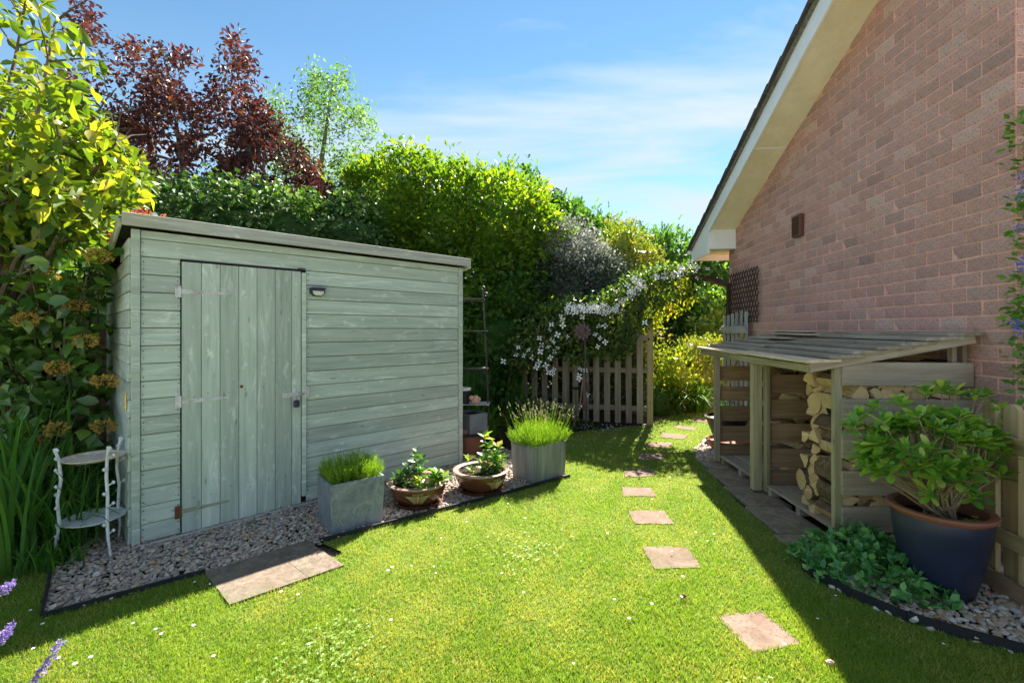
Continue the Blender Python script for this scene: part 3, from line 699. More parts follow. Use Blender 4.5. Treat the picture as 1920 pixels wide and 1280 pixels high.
# roof
b0 = Vector((-.045, -.045, 2.095)); sld = Vector((0, 1, -.135)).normalized()
mb = MB(); mb.bar(Vector((SW/2+.01, -.05, 2.095)), Vector((SW/2+.01, SD+.12, 2.095-.135*(SD+.17))), .022, SW+.12, (0, 0, 1)); mb.build('roof_deck', M['felt'], shed)
mb = MB(); mb.bar(Vector((SW/2+.01, -.058, 2.112)), Vector((SW/2+.01, SD+.13, 2.112-.135*(SD+.19))), .008, SW+.15, (0, 0, 1)); mb.build('roof_felt', M['felt'], shed)
plank('roof_fascia', (-.05, -.068, 2.100), (2.765, -.068, 2.104), .082, .020, (0, 0, 1), M['fascia'], shed, .003)
for x in (-.058, SW+.072): plank('roof_fascia', (x, -.05, 2.085), (x, SD+.13, 2.085-.135*(SD+.18)), .075, .018, (0, 0, 1), M['shed'], shed, .003)
boxat('base_beam', (SW/2, -.008, -.012), (SW, .05, .044), M['brownwood'], shed)
boxat('threshold_strip', (.66, -.052, .004), (1.32, .016, .022), M['gatewood'], shed)
# door
door = bpy.data.objects.new('door', None); COL.objects.link(door); door.parent = shed; door.location = (.27, -.006, 0)
ed = [tpx(p) for p in (343, 377, 412, 447, 481, 515, 546)]+[1.058]
ed[0] = .2686
for a, b in zip(ed, ed[1:]):
    plank('door_board', ((a+b)/2-.27, 0, .006), ((a+b)/2-.27, 0, DT-.006), b-a-.0035, .016, (1, 0, 0), M['shed'], door, .002, jit=.01)
def hinge(z, mat, strapmat):
    mb = MB()
    pl = [(-.004, -.016), (.05, -.014), (.28, -.006), (.28, .006), (.05, .014), (-.004, .016)]
    V = [(x, -.012, zz+z) for x, zz in pl]+[(x, -.009, zz+z) for x, zz in pl]
    mb.add(V, [(0, 1, 2, 3, 4, 5), (11, 10, 9, 8, 7, 6)]+[(i, i+6, (i+1) % 6+6, (i+1) % 6) for i in range(6)])
    for x in (.03, .12, .25): mb.tube([(x, -.011, z), (x, -.0145, z)], .005, 6)
    mb.build('hinge', strapmat, door)
    mb = MB(); mb.box((-.026, -.011, z), (.028, .005, .085)); mb.tube([(-.008, -.013, z-.04), (-.008, -.013, z+.04)], .006, 8)
    for zz in (-.03, .0, .03): mb.tube([(-.028, -.013, z+zz), (-.028, -.016, z+zz)], .004, 6)
    mb.build('hinge_plate', mat, door)
hinge(zpx(385, 549), M['steel'], M['steel']); hinge(zpx(385, 748), M['steel'], M['steel']); hinge(zpx(385, 947), M['rust'], M['greenhinge'])
zl = zpx(552, 739)
mb = MB(); mb.box((.70, -.012, zl), (.11, .006, .034)); mb.tube([(.655, -.022, zl), (.82, -.022, zl)], .0065, 8); mb.box((.69, -.02, zl), (.012, .02, .03)); mb.box((.75, -.02, zl), (.012, .02, .03))
mb.build('bolt', M['steel'], door)
mb = MB(); mb.box((1.092, -.022, zl+.015), (.05, .006, .085)); mb.box((1.086, -.03, zl), (.014, .02, .03)); mb.build('bolt_keep', M['steel'], shed)
mb = MB(); mb.box((dl+.40, -.008, DT+.008), (.80, .012, .008)); mb.box((1.06, -.02, DT+.012), (.05, .02, .016)); mb.build('top_catch', M['iron'], shed)
mb = MB(); mb.lathe([(.0, .0), (.012, .001), (.010, .006), (0, .008)], 10); k_ = mb.build('knot', M['rust'], door); k_.rotation_euler = (R(90), 0, 0); k_.location = (tpx(452)-.27, -.008, zpx(452, 724))
# padlock hangs from the bolt: its own thing
pk = thing('padlock', 'small black padlock hanging from the shed door bolt', 'padlock', SHED_A+d1*1.012+d2*-.045+Vector((0, 0, zl-.07)), SA)
boxat('lock_body', (0, 0, 0), (.046, .022, .058), M['bluepl'], pk, ch=.007)
mb = MB(); mb.tube([(-.014, 0, .025), (-.014, 0, .05)]+[(-.014*math.cos(a), 0, .05+.016*math.sin(a)) for a in (.5, 1.1, 1.57, 2.1, 2.6)]+[(.014, 0, .05), (.014, 0, .025)], .0035, 6); mb.build('shackle', M['steel'], pk, True)
# solar light
sx_ = tpx(593); sz_ = zpx(593, 548)
slt = thing('solar_light', 'small dark blue solar light with a pale lens on the shed wall', 'wall light', SHED_A+d1*sx_+d2*-.012+Vector((0, 0, sz_)), SA)
mb = MB(); pr = [(-.060, .030), (.060, .030), (.062, .012), (.058, -.014), (.030, -.034), (-.030, -.034), (-.058, -.014), (-.062, .012)]
n = 8; V = [(x, 0, z) for x, z in pr]+[(x*.92, -.032, z*.9) for x, z in pr]; mb.add(V, [tuple(range(8, 16)), tuple(range(8))[::-1]]+[(i, i+8, (i+1) % 8+8, (i+1) % 8) for i in range(8)]); mb.build('casing', M['bluepl'], slt)
boxat('solar_panel', (0, -.028, .030), (.118, .05, .010), M['bluepl'], slt)
mb = MB(); pr2 = [(-.046, .008), (.046, .008), (.042, -.012), (.024, -.027), (-.024, -.027), (-.042, -.012)]; V = [(x, -.030, z) for x, z in pr2]+[(x, -.036, z) for x, z in pr2]
mb.add(V, [tuple(range(6, 12)), tuple(range(6))[::-1]]+[(i, i+6, (i+1) % 6+6, (i+1) % 6) for i in range(6)]); mb.build('lens', M['lens'], slt)
mb = MB(); mb.lathe([(0, .0), (.009, .002), (.007, .008), (0, .010)], 12); o = mb.build('sensor', M['white'], slt, True); o.rotation_euler = (R(90), 0, 0); o.location = (0.004, -.036, -.004)
# nail heads
mb = MB()
for k in range(17):
    z = Z0+k*PIT
    xs = [.062, 2.64] + ([dl-.012, 1.115] if z+PIT*.6 < DT else [])
    for x in xs:
        for dz in (.03, .085): mb.box((x+random.uniform(-.004, .004), -.0085, z+dz+random.uniform(-.006, .006)), (.0055, .006, .0055))
for z in (.25, .95, 1.65):
    for a, b in zip(ed, ed[1:]):
        mb.box((a*.5+b*.5+random.uniform(-.02, .02), -.0155, z+random.uniform(-.02, .02)), (.0055, .003, .0055))
o = mb.build('nail_heads', M['iron'], shed); o['kind'] = 'stuff'
mb = MB(); mb.tube([(-.020, .05, .88), (-.020, .05, .99)], .006, 8); mb.box((-.016, .05, .90), (.008, .02, .01)); mb.box((-.016, .05, .97), (.008, .02, .01)); mb.build('side_bolt', M['brass'], shed)

# ================================================================== LOG STORE
LS = Vector((2.09, 2.97, 0))
store = thing('log_store', 'low open-fronted timber log store with slatted sides and a board roof', 'log store', LS)
ax = Vector((.03, 1, 0)).normalized(); bx_ = Vector((1, -.03, 0)).normalized()
def L(u, v, z): return ax*u+bx_*v+Vector((0, 0, z))    # u along the front, v towards the wall
LEN = 1.86; DEP = .81; ZB = .06
zr = lambda v: 1.155+.205*(v+.13)/.95
def post(u, v, z0, z1, mat, s=.045, s2=.04): return plank('post', L(u, v, z0), L(u, v, z1), s, s2, ax, mat, store, .003)
post(.0, .0, .02, zr(0), M['greenpost'], .035, .05)
post(LEN, .0, .03, zr(0), M['greywood'], .05, .05)
post(.98, -.03, .035, zr(0), M['greenpost'], .06, .075)
post(.93, .035, .035, zr(0), M['greenpost'], .05, .035)
for u in (.03, LEN): post(u, DEP, .02, zr(DEP)-.02, M['greywood'], .05, .03)
post(.02, DEP-.07, 1.0, zr(DEP)-.03, M['greywood'], .04, .03)
post(.95, DEP, .02, zr(DEP)-.02, M['greywood'])
rows = [.113+.0, .345, .580, .800, 1.045]
hts = [.160, .155, .160, .160, .150]
for z, h in zip(rows, hts): plank('side_board', L(-.022, .015, z+h/2+.0), L(-.022, DEP+.02, z+h/2-.004), h, .020, (0, 0, 1), M['greywood'], store, .003, jit=.01)
plank('side_board', L(-.02, .02, .055), L(-.02, .8, .05), .05, .02, (0, 0, 1), M['greywood'], store, .003)
for u, r_ in ((.955, ((.05, .16), (.235, .155), (.445, .16), (.65, .16), (.865, .155))), (LEN+.02, ((.04, .155), (.235, .155), (.445, .155), (.655, .15), (.865, .155)))):
    for z, h in r_: plank('side_board', L(u, .03, z+h/2), L(u, DEP-.02, z+h/2), h, .020, (0, 0, 1), M['brownwood'], store, .003, jit=.01)
for k in range(4):                                        # back boards
    plank('back_board', L(.0, DEP+.02, .2+k*.29), L(LEN, DEP+.02, .2+k*.29), .14, .018, (0, 0, 1), M['brownwood'], store, .003)
for k in range(5):                                        # floor
    v = .02+.155*k
    plank('floor_board', L(-.01, v+.07, .088), L(.91, v+.07, .088), .018, .140, (0, 0, 1), M['greywood'], store, .003)
    plank('floor_board', L(.99, v+.07, .084), L(LEN, v+.07, .084), .018, .140, (0, 0, 1), M['greywood'], store, .003)
for u in (.06, .48, .88, 1.02, 1.42, 1.80): plank('bearer', L(u, .03, .045), L(u, DEP, .045), .06, .05, (0, 0, 1), M['greywood'], store, .003)
# roof: own direction, parallel to the house wall
RA = Vector((.099, .995, 0)); RB = Vector((.995, -.099, 0))
r0 = Vector((1.91, 2.95, 0))-LS; RL = 2.29; RD = .945
def Rf(u, v, z): return RA*u+RB*v+r0+Vector((0, 0, z))
zz = lambda v: 1.178+.19*v/RD
plank('rafter', Rf(.012, 0, zz(0)-.022), Rf(.012, RD+.02, zz(RD)-.022), .060, .026, (0, 0, 1), M['greywood'], store, .003)
plank('rafter', Rf(RL-.02, .02, zz(0)-.022), Rf(RL-.02, RD, zz(RD)-.022), .05, .026, (0, 0, 1), M['greywood'], store, .003)
plank('eaves_board', Rf(.03, .008, zz(0)-.028), Rf(RL, .008, zz(0)-.028), .052, .022, (0, 0, 1), M['greenpost'], store, .003)
plank('rafter', Rf(1.1, .03, zz(0)-.03), Rf(1.1, RD, zz(RD)-.03), .05, .03, (0, 0, 1), M['greywood'], store, .003)
nr = 7
for k in range(nr):
    v0 = -.035+k*RD/nr*1.02; zc = zz(v0)+.016; cut = random.uniform(.45, .60)*RL if k else .50*RL
    wdt = RD/nr*1.55
    for a, b in ((-.03, cut-.006), (cut+.006, RL+.02)):
        dz = random.uniform(-.002, .003); c0 = v0+wdt/2
        plank('roof_board', Rf(a+random.uniform(-.015, .015), c0, zc+dz+.012+k*.001), Rf(b+random.uniform(-.015, .015), c0+random.uniform(-.006, .006), zc+dz+.012+k*.001+random.uniform(0, .006)),
              .020, wdt, (-.045*.995, .045*.099, 1), M['paleshingle'] if (k == 0) else M['shingle'], store, .002)  # sunlight on the front row is put into its paler board colour
for (a, b, v) in ((1.15, 1.95, .62), (1.45, 2.25, .74), (1.25, 1.75, .45)):
    o = plank('loose_board', Rf(a, v, zz(v)+.055), Rf(b, v+.05, zz(v)+.058), .012, .11, (0, 0, 1), M['paleshingle'], store, .002)

# logs: each its own thing
LOGM = []
def log_mesh(seed, Lg, r):
    q = random.Random(seed); kind = q.choice(['wedge', 'wedge', 'half', 'quarter', 'round'])
    if kind == 'round': an = [i*math.pi/5 for i in range(10)]; pts = [(math.cos(a), math.sin(a)) for a in an]; bark = [1]*10
    elif kind == 'half': an = [math.pi*i/6 for i in range(7)]; pts = [(math.cos(a), math.sin(a)*.95-.3) for a in an]; bark = [1]*6+[0]
    elif kind == 'quarter': an = [math.pi/2*i/4 for i in range(5)]; pts = [(-.5, -.5)]+[(math.cos(a)*1.5-.5, math.sin(a)*1.5-.5) for a in an]; bark = [0]+[1]*4+[0]
    else: an = [R(58)*i/3-R(29) for i in range(4)]; pts = [(-.8, 0)]+[(math.cos(a)*1.75-.8, math.sin(a)*1.6) for a in an]; bark = [0]+[1]*3+[0]
    pts = [(x*r*q.uniform(.93, 1.07), y*r*q.uniform(.93, 1.07)) for x, y in pts]; n = len(pts)
    V = [(x, -Lg/2+q.uniform(-.004, .004), y) for x, y in pts]+[(x*q.uniform(.92, 1.05), Lg/2, y*q.uniform(.92, 1.05)) for x, y in pts]
    Fc = [tuple(range(n)), tuple(range(n, 2*n))[::-1]]+[(i, n+i, n+(i+1) % n, (i+1) % n) for i in range(n)]
    import bmesh
    me = me_py('firewood_log', V, Fc); bm = bmesh.new(); bm.from_mesh(me); bmesh.ops.recalc_face_normals(bm, faces=bm.faces)
    bmesh.ops.bevel(bm, geom=bm.edges[:], offset=.003, segments=1, affect='EDGES'); bm.to_mesh(me); bm.free()
    me.materials.append(M['logend']); me.materials.append(M['logside'])
    for p in me.polygons:
        nn = p.normal; ce = p.center
        ismid = abs(nn.y) < .3
        rad = math.hypot(ce.x, ce.z)
        out = (nn.x*ce.x+nn.z*ce.z)/max(rad, 1e-5)
        p.material_index = 1 if (ismid and kind in ('round',) or (ismid and out > .8 and rad > .75*r)) else 0
    return me
LM = [log_mesh(i, .26, .052+.012*(i % 3)) for i in range(16)]
def place_log(pos, rz, grp, lab, me=None, roll=None, tilt=0):
    o = bpy.data.objects.new('firewood_log', me or random.choice(LM)); COL.objects.link(o)
    o.matrix_world = Matrix.Translation(pos) @ Matrix.Rotation(rz, 4, 'Z') @ Matrix.Rotation(tilt, 4, 'X') @ Matrix.Rotation(random.uniform(0, 6.28) if roll is None else roll, 4, 'Y')
    tag(o, lab, 'log', grp); return o
def stack(u0, u1, v0, v1, z0, z1, rz, grp, lab, step=.088, axis='v', prob=1.0):
    """a pile seen end on: logs lie across, spread over (axis) and height"""
    z = z0+.045; r_ = 0
    while z < z1:
        a = (v0 if axis == 'v' else u0)+(.04 if r_ % 2 else 0); top = v1 if axis == 'v' else u1
        while a < top:
            if random.random() < prob:
                if axis == 'v': p = LS+L((u0+u1)/2+random.uniform(-.025, .025), a, z+random.uniform(-.01, .01))
                else: p = LS+L(a, (v0+v1)/2+random.uniform(-.03, .03), z+random.uniform(-.01, .01))
                place_log(p, rz+random.uniform(-.12, .12), grp, lab)
            a += step*random.uniform(.9, 1.12)
        z += step*.86; r_ += 1
gA = 'split logs packed against the near slatted side'; lA = 'pale split log packed behind the near slatted side of the log store'
gB = 'split logs showing in the front opening'; lB = 'split log with its cut end showing in the front opening of the log store'
gC = 'split logs in the far bay'; lC = 'split log seen between the boards of the middle partition'
stack(.02, .27, .10, .78, .10, 1.14, .03, gA, lA)
stack(.30, .42, .05, .30, .10, 1.10, R(88), gB, lB, axis='u', step=.095)
stack(1.05, 1.30, .36, .78, .10, 1.12, .03, gC, lC, step=.092)
# ================================================================== PLANT TOOLS
# leaf templates: length along y, width along x, normal z
T_QUAD = (np.array([(0, 0, 0), (.30, .45, .06), (0, 1, -.04), (-.30, .45, .06)]), np.array([(0, 1, 2), (0, 2, 3)]))
T_WIDE = (np.array([(0, 0, 0), (.42, .42, .08), (0, 1, -.08), (-.42, .42, .08)]), np.array([(0, 1, 2), (0, 2, 3)]))
T_BLADE = (np.array([(-.5, 0, 0), (.5, 0, 0), (.06, 1, .0)]), np.array([(0, 1, 2)]))
T_OVAL = (np.array([(0, 0, 0), (.22, .22, .05), (.30, .55, .07), (0, 1, -.10), (-.30, .55, .07), (-.22, .22, .05), (0, .5, .0)]),
          np.array([(0, 1, 6), (1, 2, 6), (2, 3, 6), (3, 4, 6), (4, 5, 6), (5, 0, 6)]))
T_SPRAY = (np.array([(0, 0, 0), (.25, .35, .0), (.08, .45, .03), (.20, .75, -.03), (0, 1, -.06), (-.20, .7, -.03), (-.08, .4, .03), (-.25, .3, 0)]),
           np.array([(0, 1, 2), (0, 2, 6), (2, 3, 4), (2, 4, 6), (4, 5, 6), (6, 7, 0)]))
def unit(a): return a/np.maximum(np.linalg.norm(a, axis=-1, keepdims=True), 1e-9)
def rot_frames(d, n):
    d = unit(d); x = unit(np.cross(d, n)); z = np.cross(x, d); return x, d, z
def inst(T, pos, d, n, size, wd=None):
    """place a template at every position"""
    tv, tf = T; m = len(pos); x, y, z = rot_frames(d, n); size = np.asarray(size).reshape(-1, 1, 1)*np.ones((m, 1, 1))
    wx = size if wd is None else np.asarray(wd).reshape(-1, 1, 1)*np.ones((m, 1, 1))
    V = pos[:, None, :]+wx*tv[None, :, 0:1]*x[:, None]+size*tv[None, :, 1:2]*y[:, None]+size*tv[None, :, 2:3]*z[:, None]
    Fc = tf[None]+(np.arange(m)*len(tv))[:, None, None]
    return V.reshape(-1, 3), Fc.reshape(-1, tf.shape[1])
def mass(name, T, pos, d, n, size, mat, parent=None, wd=None, rnd=None):
    if len(pos) == 0: return None
    V, Fc = inst(T, pos, d, n, size, wd); r = rng.random(len(pos)) if rnd is None else rnd
    o = mesh_np(name, V, Fc, mat, parent, np.repeat(r, len(T[1])), smooth=False); o['kind'] = 'stuff'; return o
def singles(name, T, pos, d, n, size, mat, parent, limit=290, rest='leaves', cull=None):
    """the leaves that show largest as objects of their own, the remaining ones in one mesh"""
    m = len(pos)
    P = pos.copy()
    if parent is not None: P = P+np.array(parent.location)
    s = np.asarray(size)*np.ones(m); px = 960+F*P[:, 0]/np.maximum(P[:, 1], .1); py = 618-(P[:, 2]-EYE)*F/np.maximum(P[:, 1], .1)
    sc_ = s/np.maximum(P[:, 1], .1)*((px > 0) & (px < 1920) & (py > 0) & (py < 1280))
    if cull is not None: sc_ = sc_*cull
    order = np.argsort(-sc_); a = order[:limit]; b = order[limit:]
    me = me_py(name, T[0], T[1], True); me.materials.append(mat)
    x, y, z = rot_frames(d, n)
    for i in a:
        o = bpy.data.objects.new(name, me); COL.objects.link(o); o.parent = parent
        X, Y_, Z = x[i]*s[i], y[i]*s[i], z[i]*s[i]
        o.matrix_local = Matrix(((X[0], Y_[0], Z[0], pos[i][0]), (X[1], Y_[1], Z[1], pos[i][1]), (X[2], Y_[2], Z[2], pos[i][2]), (0, 0, 0, 1)))
    if len(b): mass(rest, T, pos[b], d[b], n[b], s[b], mat, parent)
def sph(n):
    v = rng.normal(size=(n, 3)); return unit(v)
def shell_points(lumps, dens, csig=.10, per=10, lo=.80, hi=1.08, ztrim=0.0, lump_noise=.16, upper=None):
    """clusters of leaf positions over the skins of overlapping ellipsoids; returns positions and outward directions"""
    P = []; O = []
    for i, (c, r) in enumerate(lumps):
        c = np.array(c, float); r = np.array(r, float)
        area = 4*math.pi*(((r[0]*r[1])**1.6+(r[0]*r[2])**1.6+(r[1]*r[2])**1.6)/3)**(1/1.6)
        n = max(4, int(dens*area/per)); u = sph(n)
        rad = 1+lump_noise*rng.normal(size=(n, 1)); rad = np.clip(rad, lo-.1, hi+lump_noise*1.2)
        cc = c+u*r*rad; o = unit(u/r)
        keep = np.ones(n, bool)
        for j, (c2, r2) in enumerate(lumps):
            if j != i: keep &= (((cc-np.array(c2))/np.array(r2))**2).sum(1) > .62
        keep &= cc[:, 2] > ztrim
        cc = cc[keep]; o = o[keep]; k = len(cc)
        if k == 0: continue
        off = rng.normal(size=(k, per, 3))*csig*np.array([1, 1, .7])
        P.append((cc[:, None]+off).reshape(-1, 3)); O.append(np.repeat(o, per, 0))
    return np.concatenate(P), np.concatenate(O)
def ico_blob(name, lumps, mat, parent, s=.86, seed=0):
    s = s*.88
    import bmesh
    bm = bmesh.new()
    for c, r in lumps:
        mtx = Matrix.Translation(c) @ Matrix.Diagonal((r[0]*s, r[1]*s, r[2]*s, 1))
        bmesh.ops.create_icosphere(bm, subdivisions=3, radius=1, matrix=mtx)
    for v in bm.verts:
        v.co += v.co.normalized()*0+Vector((mnoise.noise(v.co*3.1), mnoise.noise(v.co*3.1+Vector((9, 0, 0))), mnoise.noise(v.co*3.1+Vector((0, 7, 0)))))*.14
    me = bpy.data.meshes.new(name); bm.to_mesh(me); bm.free()
    a = me.attributes.new('rnd', 'FLOAT', 'FACE'); a.data.foreach_set('value', rng.random(len(me.polygons))*.4)
    o = link(name, me, parent, mat); o['kind'] = 'stuff'; return o
def shrub(name, label, cat, lumps, mat, size, dens, T=T_QUAD, csig=.10, per=10, core=.84, up=.4, group=None, tip=None, tipfrac=0, droop=0.0, trunk=True, wd=None, lump_noise=.16, leafname='leaves', ztrim=0.0):
    c0 = np.array(lumps[0][0]); bx = sum(l[0][0] for l in lumps)/len(lumps); by = sum(l[0][1] for l in lumps)/len(lumps)
    root = thing(name, label, cat, (bx, by, 0), 0, group)
    ll = [((c[0]-bx, c[1]-by, c[2]), r) for c, r in lumps]
    P, O = shell_points(ll, dens, csig, per, lump_noise=lump_noise, ztrim=ztrim)
    m = len(P); d = unit(O*.7+rng.normal(size=(m, 3))*.6+np.array([0, 0, up-droop])); n = unit(rng.normal(size=(m, 3))*.5+O*.5+np.array([0, 0, .8]))
    s = size*rng.uniform(.65, 1.3, m)
    # light and fresh growth sits in whole clumps
    rr = np.repeat(rng.random(m//per+1), per)[:m]*.55+rng.random(m)*.45
    mass(leafname, T, P, d, n, s, mat, root, wd=None if wd is None else s*wd, rnd=rr*.98)
    if tip is not None and tipfrac > 0:
        P2, O2 = shell_points(ll, dens*tipfrac, csig*.7, 6, lo=1.0, hi=1.2, lump_noise=.10, ztrim=ztrim); P2 = P2+O2*.05
        m2 = len(P2); d2_ = unit(O2*.6+rng.normal(size=(m2, 3))*.5+np.array([0, 0, .6])); n2 = unit(rng.normal(size=(m2, 3))*.5+np.array([0, 0, 1]))
        mass('young_'+leafname, T, P2, d2_, n2, size*rng.uniform(.6, 1.2, m2), tip, root)
    if core: ico_blob('inner_foliage', ll, mat, root, core)
    if trunk:
        mb = MB(); top = ll[0][0]
        for k in range(3):
            a = random.uniform(0, 6.28); mb.tube([(.08*math.cos(a), .08*math.sin(a), -.02), (.1*math.cos(a)+top[0]*.4, .1*math.sin(a)+top[1]*.4, top[2]*.5), (top[0]+.3*math.cos(a), top[1]+.3*math.sin(a), top[2])], [.05, .035, .012], 6)
        mb.build('stem', M['bark'], root, True)
    return root
def lump(px, py, Y, rx, rz, ry):                 # an ellipsoid of foliage standing at distance Y
    c = W(px, py, Y); k = Y/F; return ((c.x, c.y, c.z), (rx*k, ry, rz*k))

PRUNE = [None]
def grow(mb, p, d, L_, r, depth, tips, spread=.55, up=.15, seg=4, kids=3, gnarl=.18, minr=.004, shrink=.72, twigs=None):
    pts = [Vector(p)]; rad = [r]; d = Vector(d).normalized()
    for i in range(seg):
        d = (d+Vector((random.gauss(0, gnarl), random.gauss(0, gnarl), random.gauss(0, gnarl)+up*.3))).normalized()
        q_ = pts[-1]+d*L_/seg
        if PRUNE[0] is not None and not PRUNE[0](q_): break
        pts.append(q_); rad.append(max(minr, r*(1-.45*(i+1)/seg)))
    if len(pts) < 2: return
    seg = len(pts)-1
    mb.tube(pts, rad, 6 if r > .012 else 4)
    if depth <= 1: tips.extend([(q, d.copy()) for q in pts[1:]])
    if depth == 0: return
    for k in range(kids):
        i = random.randint(max(1, seg//2), seg); a = Vector((random.gauss(0, 1), random.gauss(0, 1), random.gauss(0, 1)))
        nd_ = (d+a.normalized()*spread*random.uniform(.7, 1.4)+Vector((0, 0, up))).normalized()
        grow(mb, pts[i], nd_, L_*shrink*random.uniform(.8, 1.15), max(minr, rad[i]*.68), depth-1, tips, spread, up, seg, kids, gnarl, minr, shrink)
def tip_leaves(tips, per, sig, size, droop=.2, side=.7):
    P = []; D = []
    for q, d in tips:
        k = per if isinstance(per, int) else np.random.poisson(per)
        P.append(np.array(q)+rng.normal(size=(k, 3))*sig); D.append(np.array(d)[None]*.5+rng.normal(size=(k, 3))*side+np.array([0, 0, -droop]))
    P = np.concatenate(P); D = unit(np.concatenate(D)); m = len(P)
    n = unit(rng.normal(size=(m, 3))*.6+np.array([0, 0, 1])); return P, D, n, size*rng.uniform(.6, 1.25, m)

# ================================================================== LAWN BLADES
def lawn_blades():
    n = 620000
    # density falls with distance; sample in camera wedge
    y = 1.25*np.exp(rng.random(n)*math.log(9.2/1.25)); x = (rng.random(n)*2-1)*(y*1.18+.25)
    k = pip(x, y, LAWN)
    for e in ST_FP+[slab_fp]:
        c = np.mean(np.array(e), 0); e2 = [tuple(c+(np.array(p)-c)*.93) for p in e]; k &= ~pip(x, y, e2)
    # thin, bare strip beside the paving and at the foot of the fence
    bare = np.exp(-((x-(1.66+.11*(y-2.7)))/.10)**2)*(y > 2.5)*(y < 4.6); k &= rng.random(n) > bare*.75
    x = x[k]; y = y[k]; m = len(x)
    q = np.sin(x*5.1+np.sin(y*3.7)*1.3)*np.sin(y*4.3+np.sin(x*2.9)*1.7)
    h = (.017+.013*rng.random(m)+.005*q)*(1+.25*(rng.random(m) < .08))
    pos = np.stack([x, y, np.full(m, -.002)], 1)
    d = rng.normal(size=(m, 3))*.55; d[:, 2] = 1
    nn = rng.normal(size=(m, 3)); nn[:, 2] *= .2
    fine = np.sin(x*19+y*7)*np.sin(y*17-x*5)
    dry = np.clip(np.sin(x*2.3+1.1)*np.sin(y*1.9+.7)+.35*np.sin(x*9+y*4)-.55, 0, 1)*.6
    rr = np.clip(.43+dry+.20*q+.16*fine+rng.normal(0, .18, m), 0, .99)
    wdt = np.where(y < 3, .0042, .0042*(y/3)**.6)
    o = mass('grass', T_BLADE, pos, d, nn, h, M['grass'], None, wd=wdt, rnd=rr)
    o['label'] = 'short lawn grass with mossy yellow green blades'; o['category'] = 'grass'
    # clover patches
    P = []
    for _ in range(12):
        cy = 1.5*math.exp(random.random()*math.log(7/1.5)); cx = random.uniform(-1, 1)*(cy*1.0); k = int(random.uniform(60, 200)); s = random.uniform(.06, .2)
        P.append(np.stack([rng.normal(cx, s, k), rng.normal(cy, s, k), rng.uniform(.016, .026, k)], 1))
    P = np.concatenate(P); k = pip(P[:, 0], P[:, 1], LAWN)
    for e in ST_FP+[slab_fp]: k &= ~pip(P[:, 0], P[:, 1], e)
    P = P[k]; m = len(P); PP = np.repeat(P, 3, 0); a = np.repeat(rng.uniform(0, 6.28, m), 3)+np.tile([0, 2.09, 4.19], m)
    D = np.stack([np.cos(a), np.sin(a), np.full(3*m, .15)], 1); Nn = np.tile([0, 0, 1.0], (3*m, 1))+rng.normal(size=(3*m, 3))*.15
    o = mass('clover', T_WIDE, PP, D, Nn, .010*rng.uniform(.8, 1.3, 3*m), M['clover'], None, wd=None, rnd=np.repeat(rng.random(m), 3))
    o['label'] = 'small patches of clover leaves in the lawn'; o['category'] = 'clover'
    # daisies
    pts = [(733, 1172), (292, 1190), (302, 1199), (62, 1227), (141, 1256), (110, 1245), (170, 1243), (57, 1154), (80, 1180), (1567, 1126), (1533, 1170), (1769, 1218), (1555, 1252), (1470, 1218), (1278, 1128),
           (393, 1104), (365, 1100), (527, 1118), (1305, 1005), (985, 978), (875, 985)]
    pl = [G(*p) for p in pts]
    for _ in range(70):
        px = random.uniform(1060, 1235); py = random.uniform(800, 842); pl.append(G(px, py))
    for _ in range(34):
        px = random.uniform(200, 1500); py = random.uniform(860, 1275); pl.append(G(px, py))
    P = np.array([tuple(p) for p in pl]); k = pip(P[:, 0], P[:, 1], LAWN); P = P[k]; m = len(P); K = 9
    PP = np.repeat(P, K, 0); PP[:, 2] = .028; a = np.repeat(rng.uniform(0, 6, m), K)+np.tile(np.arange(K)*2*math.pi/K, m)
    D = np.stack([np.cos(a), np.sin(a), np.full(K*m, .25)], 1); Nn = np.tile([0, 0, 1.0], (K*m, 1))
    o = mass('daisies', T_WIDE, PP, D, Nn, np.repeat(.0085*rng.uniform(.7, 1.2, m), K), M['petal'], None)
    o['label'] = 'white daisies and fallen petals scattered in the lawn'; o['category'] = 'daisies'
lawn_blades()

# ================================================================== BACKGROUND TREES AND HEDGES
shrub('hornbeam_hedge', 'big yellow green hedge tree towering behind the right end of the shed', 'hedge', [
    lump(705, 450, 8.8, 85, 130, .9), lump(770, 410, 8.6, 95, 112, .9), lump(850, 440, 8.4, 100, 120, .9), lump(930, 440, 8.2, 90, 105, .9), lump(995, 475, 8.3, 60, 90, .8),
    lump(760, 620, 8.0, 150, 150, .9), lump(900, 610, 7.9, 120, 140, .8), lump(985, 600, 8.1, 70, 100, .7)],
    M['beech'], .10, 560, T_WIDE, csig=.095, per=14, core=.74, up=.1, tip=M['beech'], tipfrac=.25, wd=.62, lump_noise=.13)
shrub('conifer_hedge', 'tall dark cypress hedge sloping down behind the grey shrub towards the house', 'hedge', [
    lump(965, 450, 11.5, 60, 120, 1), lump(1040, 480, 11.6, 70, 100, 1), lump(1110, 510, 11.8, 70, 95, 1), lump(1180, 530, 12, 80, 95, 1), lump(1250, 545, 12.2, 80, 100, 1), lump(1320, 560, 12.4, 80, 90, 1), lump(1400, 570, 12.6, 80, 90, 1), lump(1500, 570, 12.8, 100, 90, 1),
    lump(1100, 640, 11.5, 140, 120, .9), lump(1300, 660, 11.8, 150, 120, .9)],
    M['conifer2'], .17, 230, T_SPRAY, csig=.16, per=8, core=.86, up=.6, lump_noise=.07)
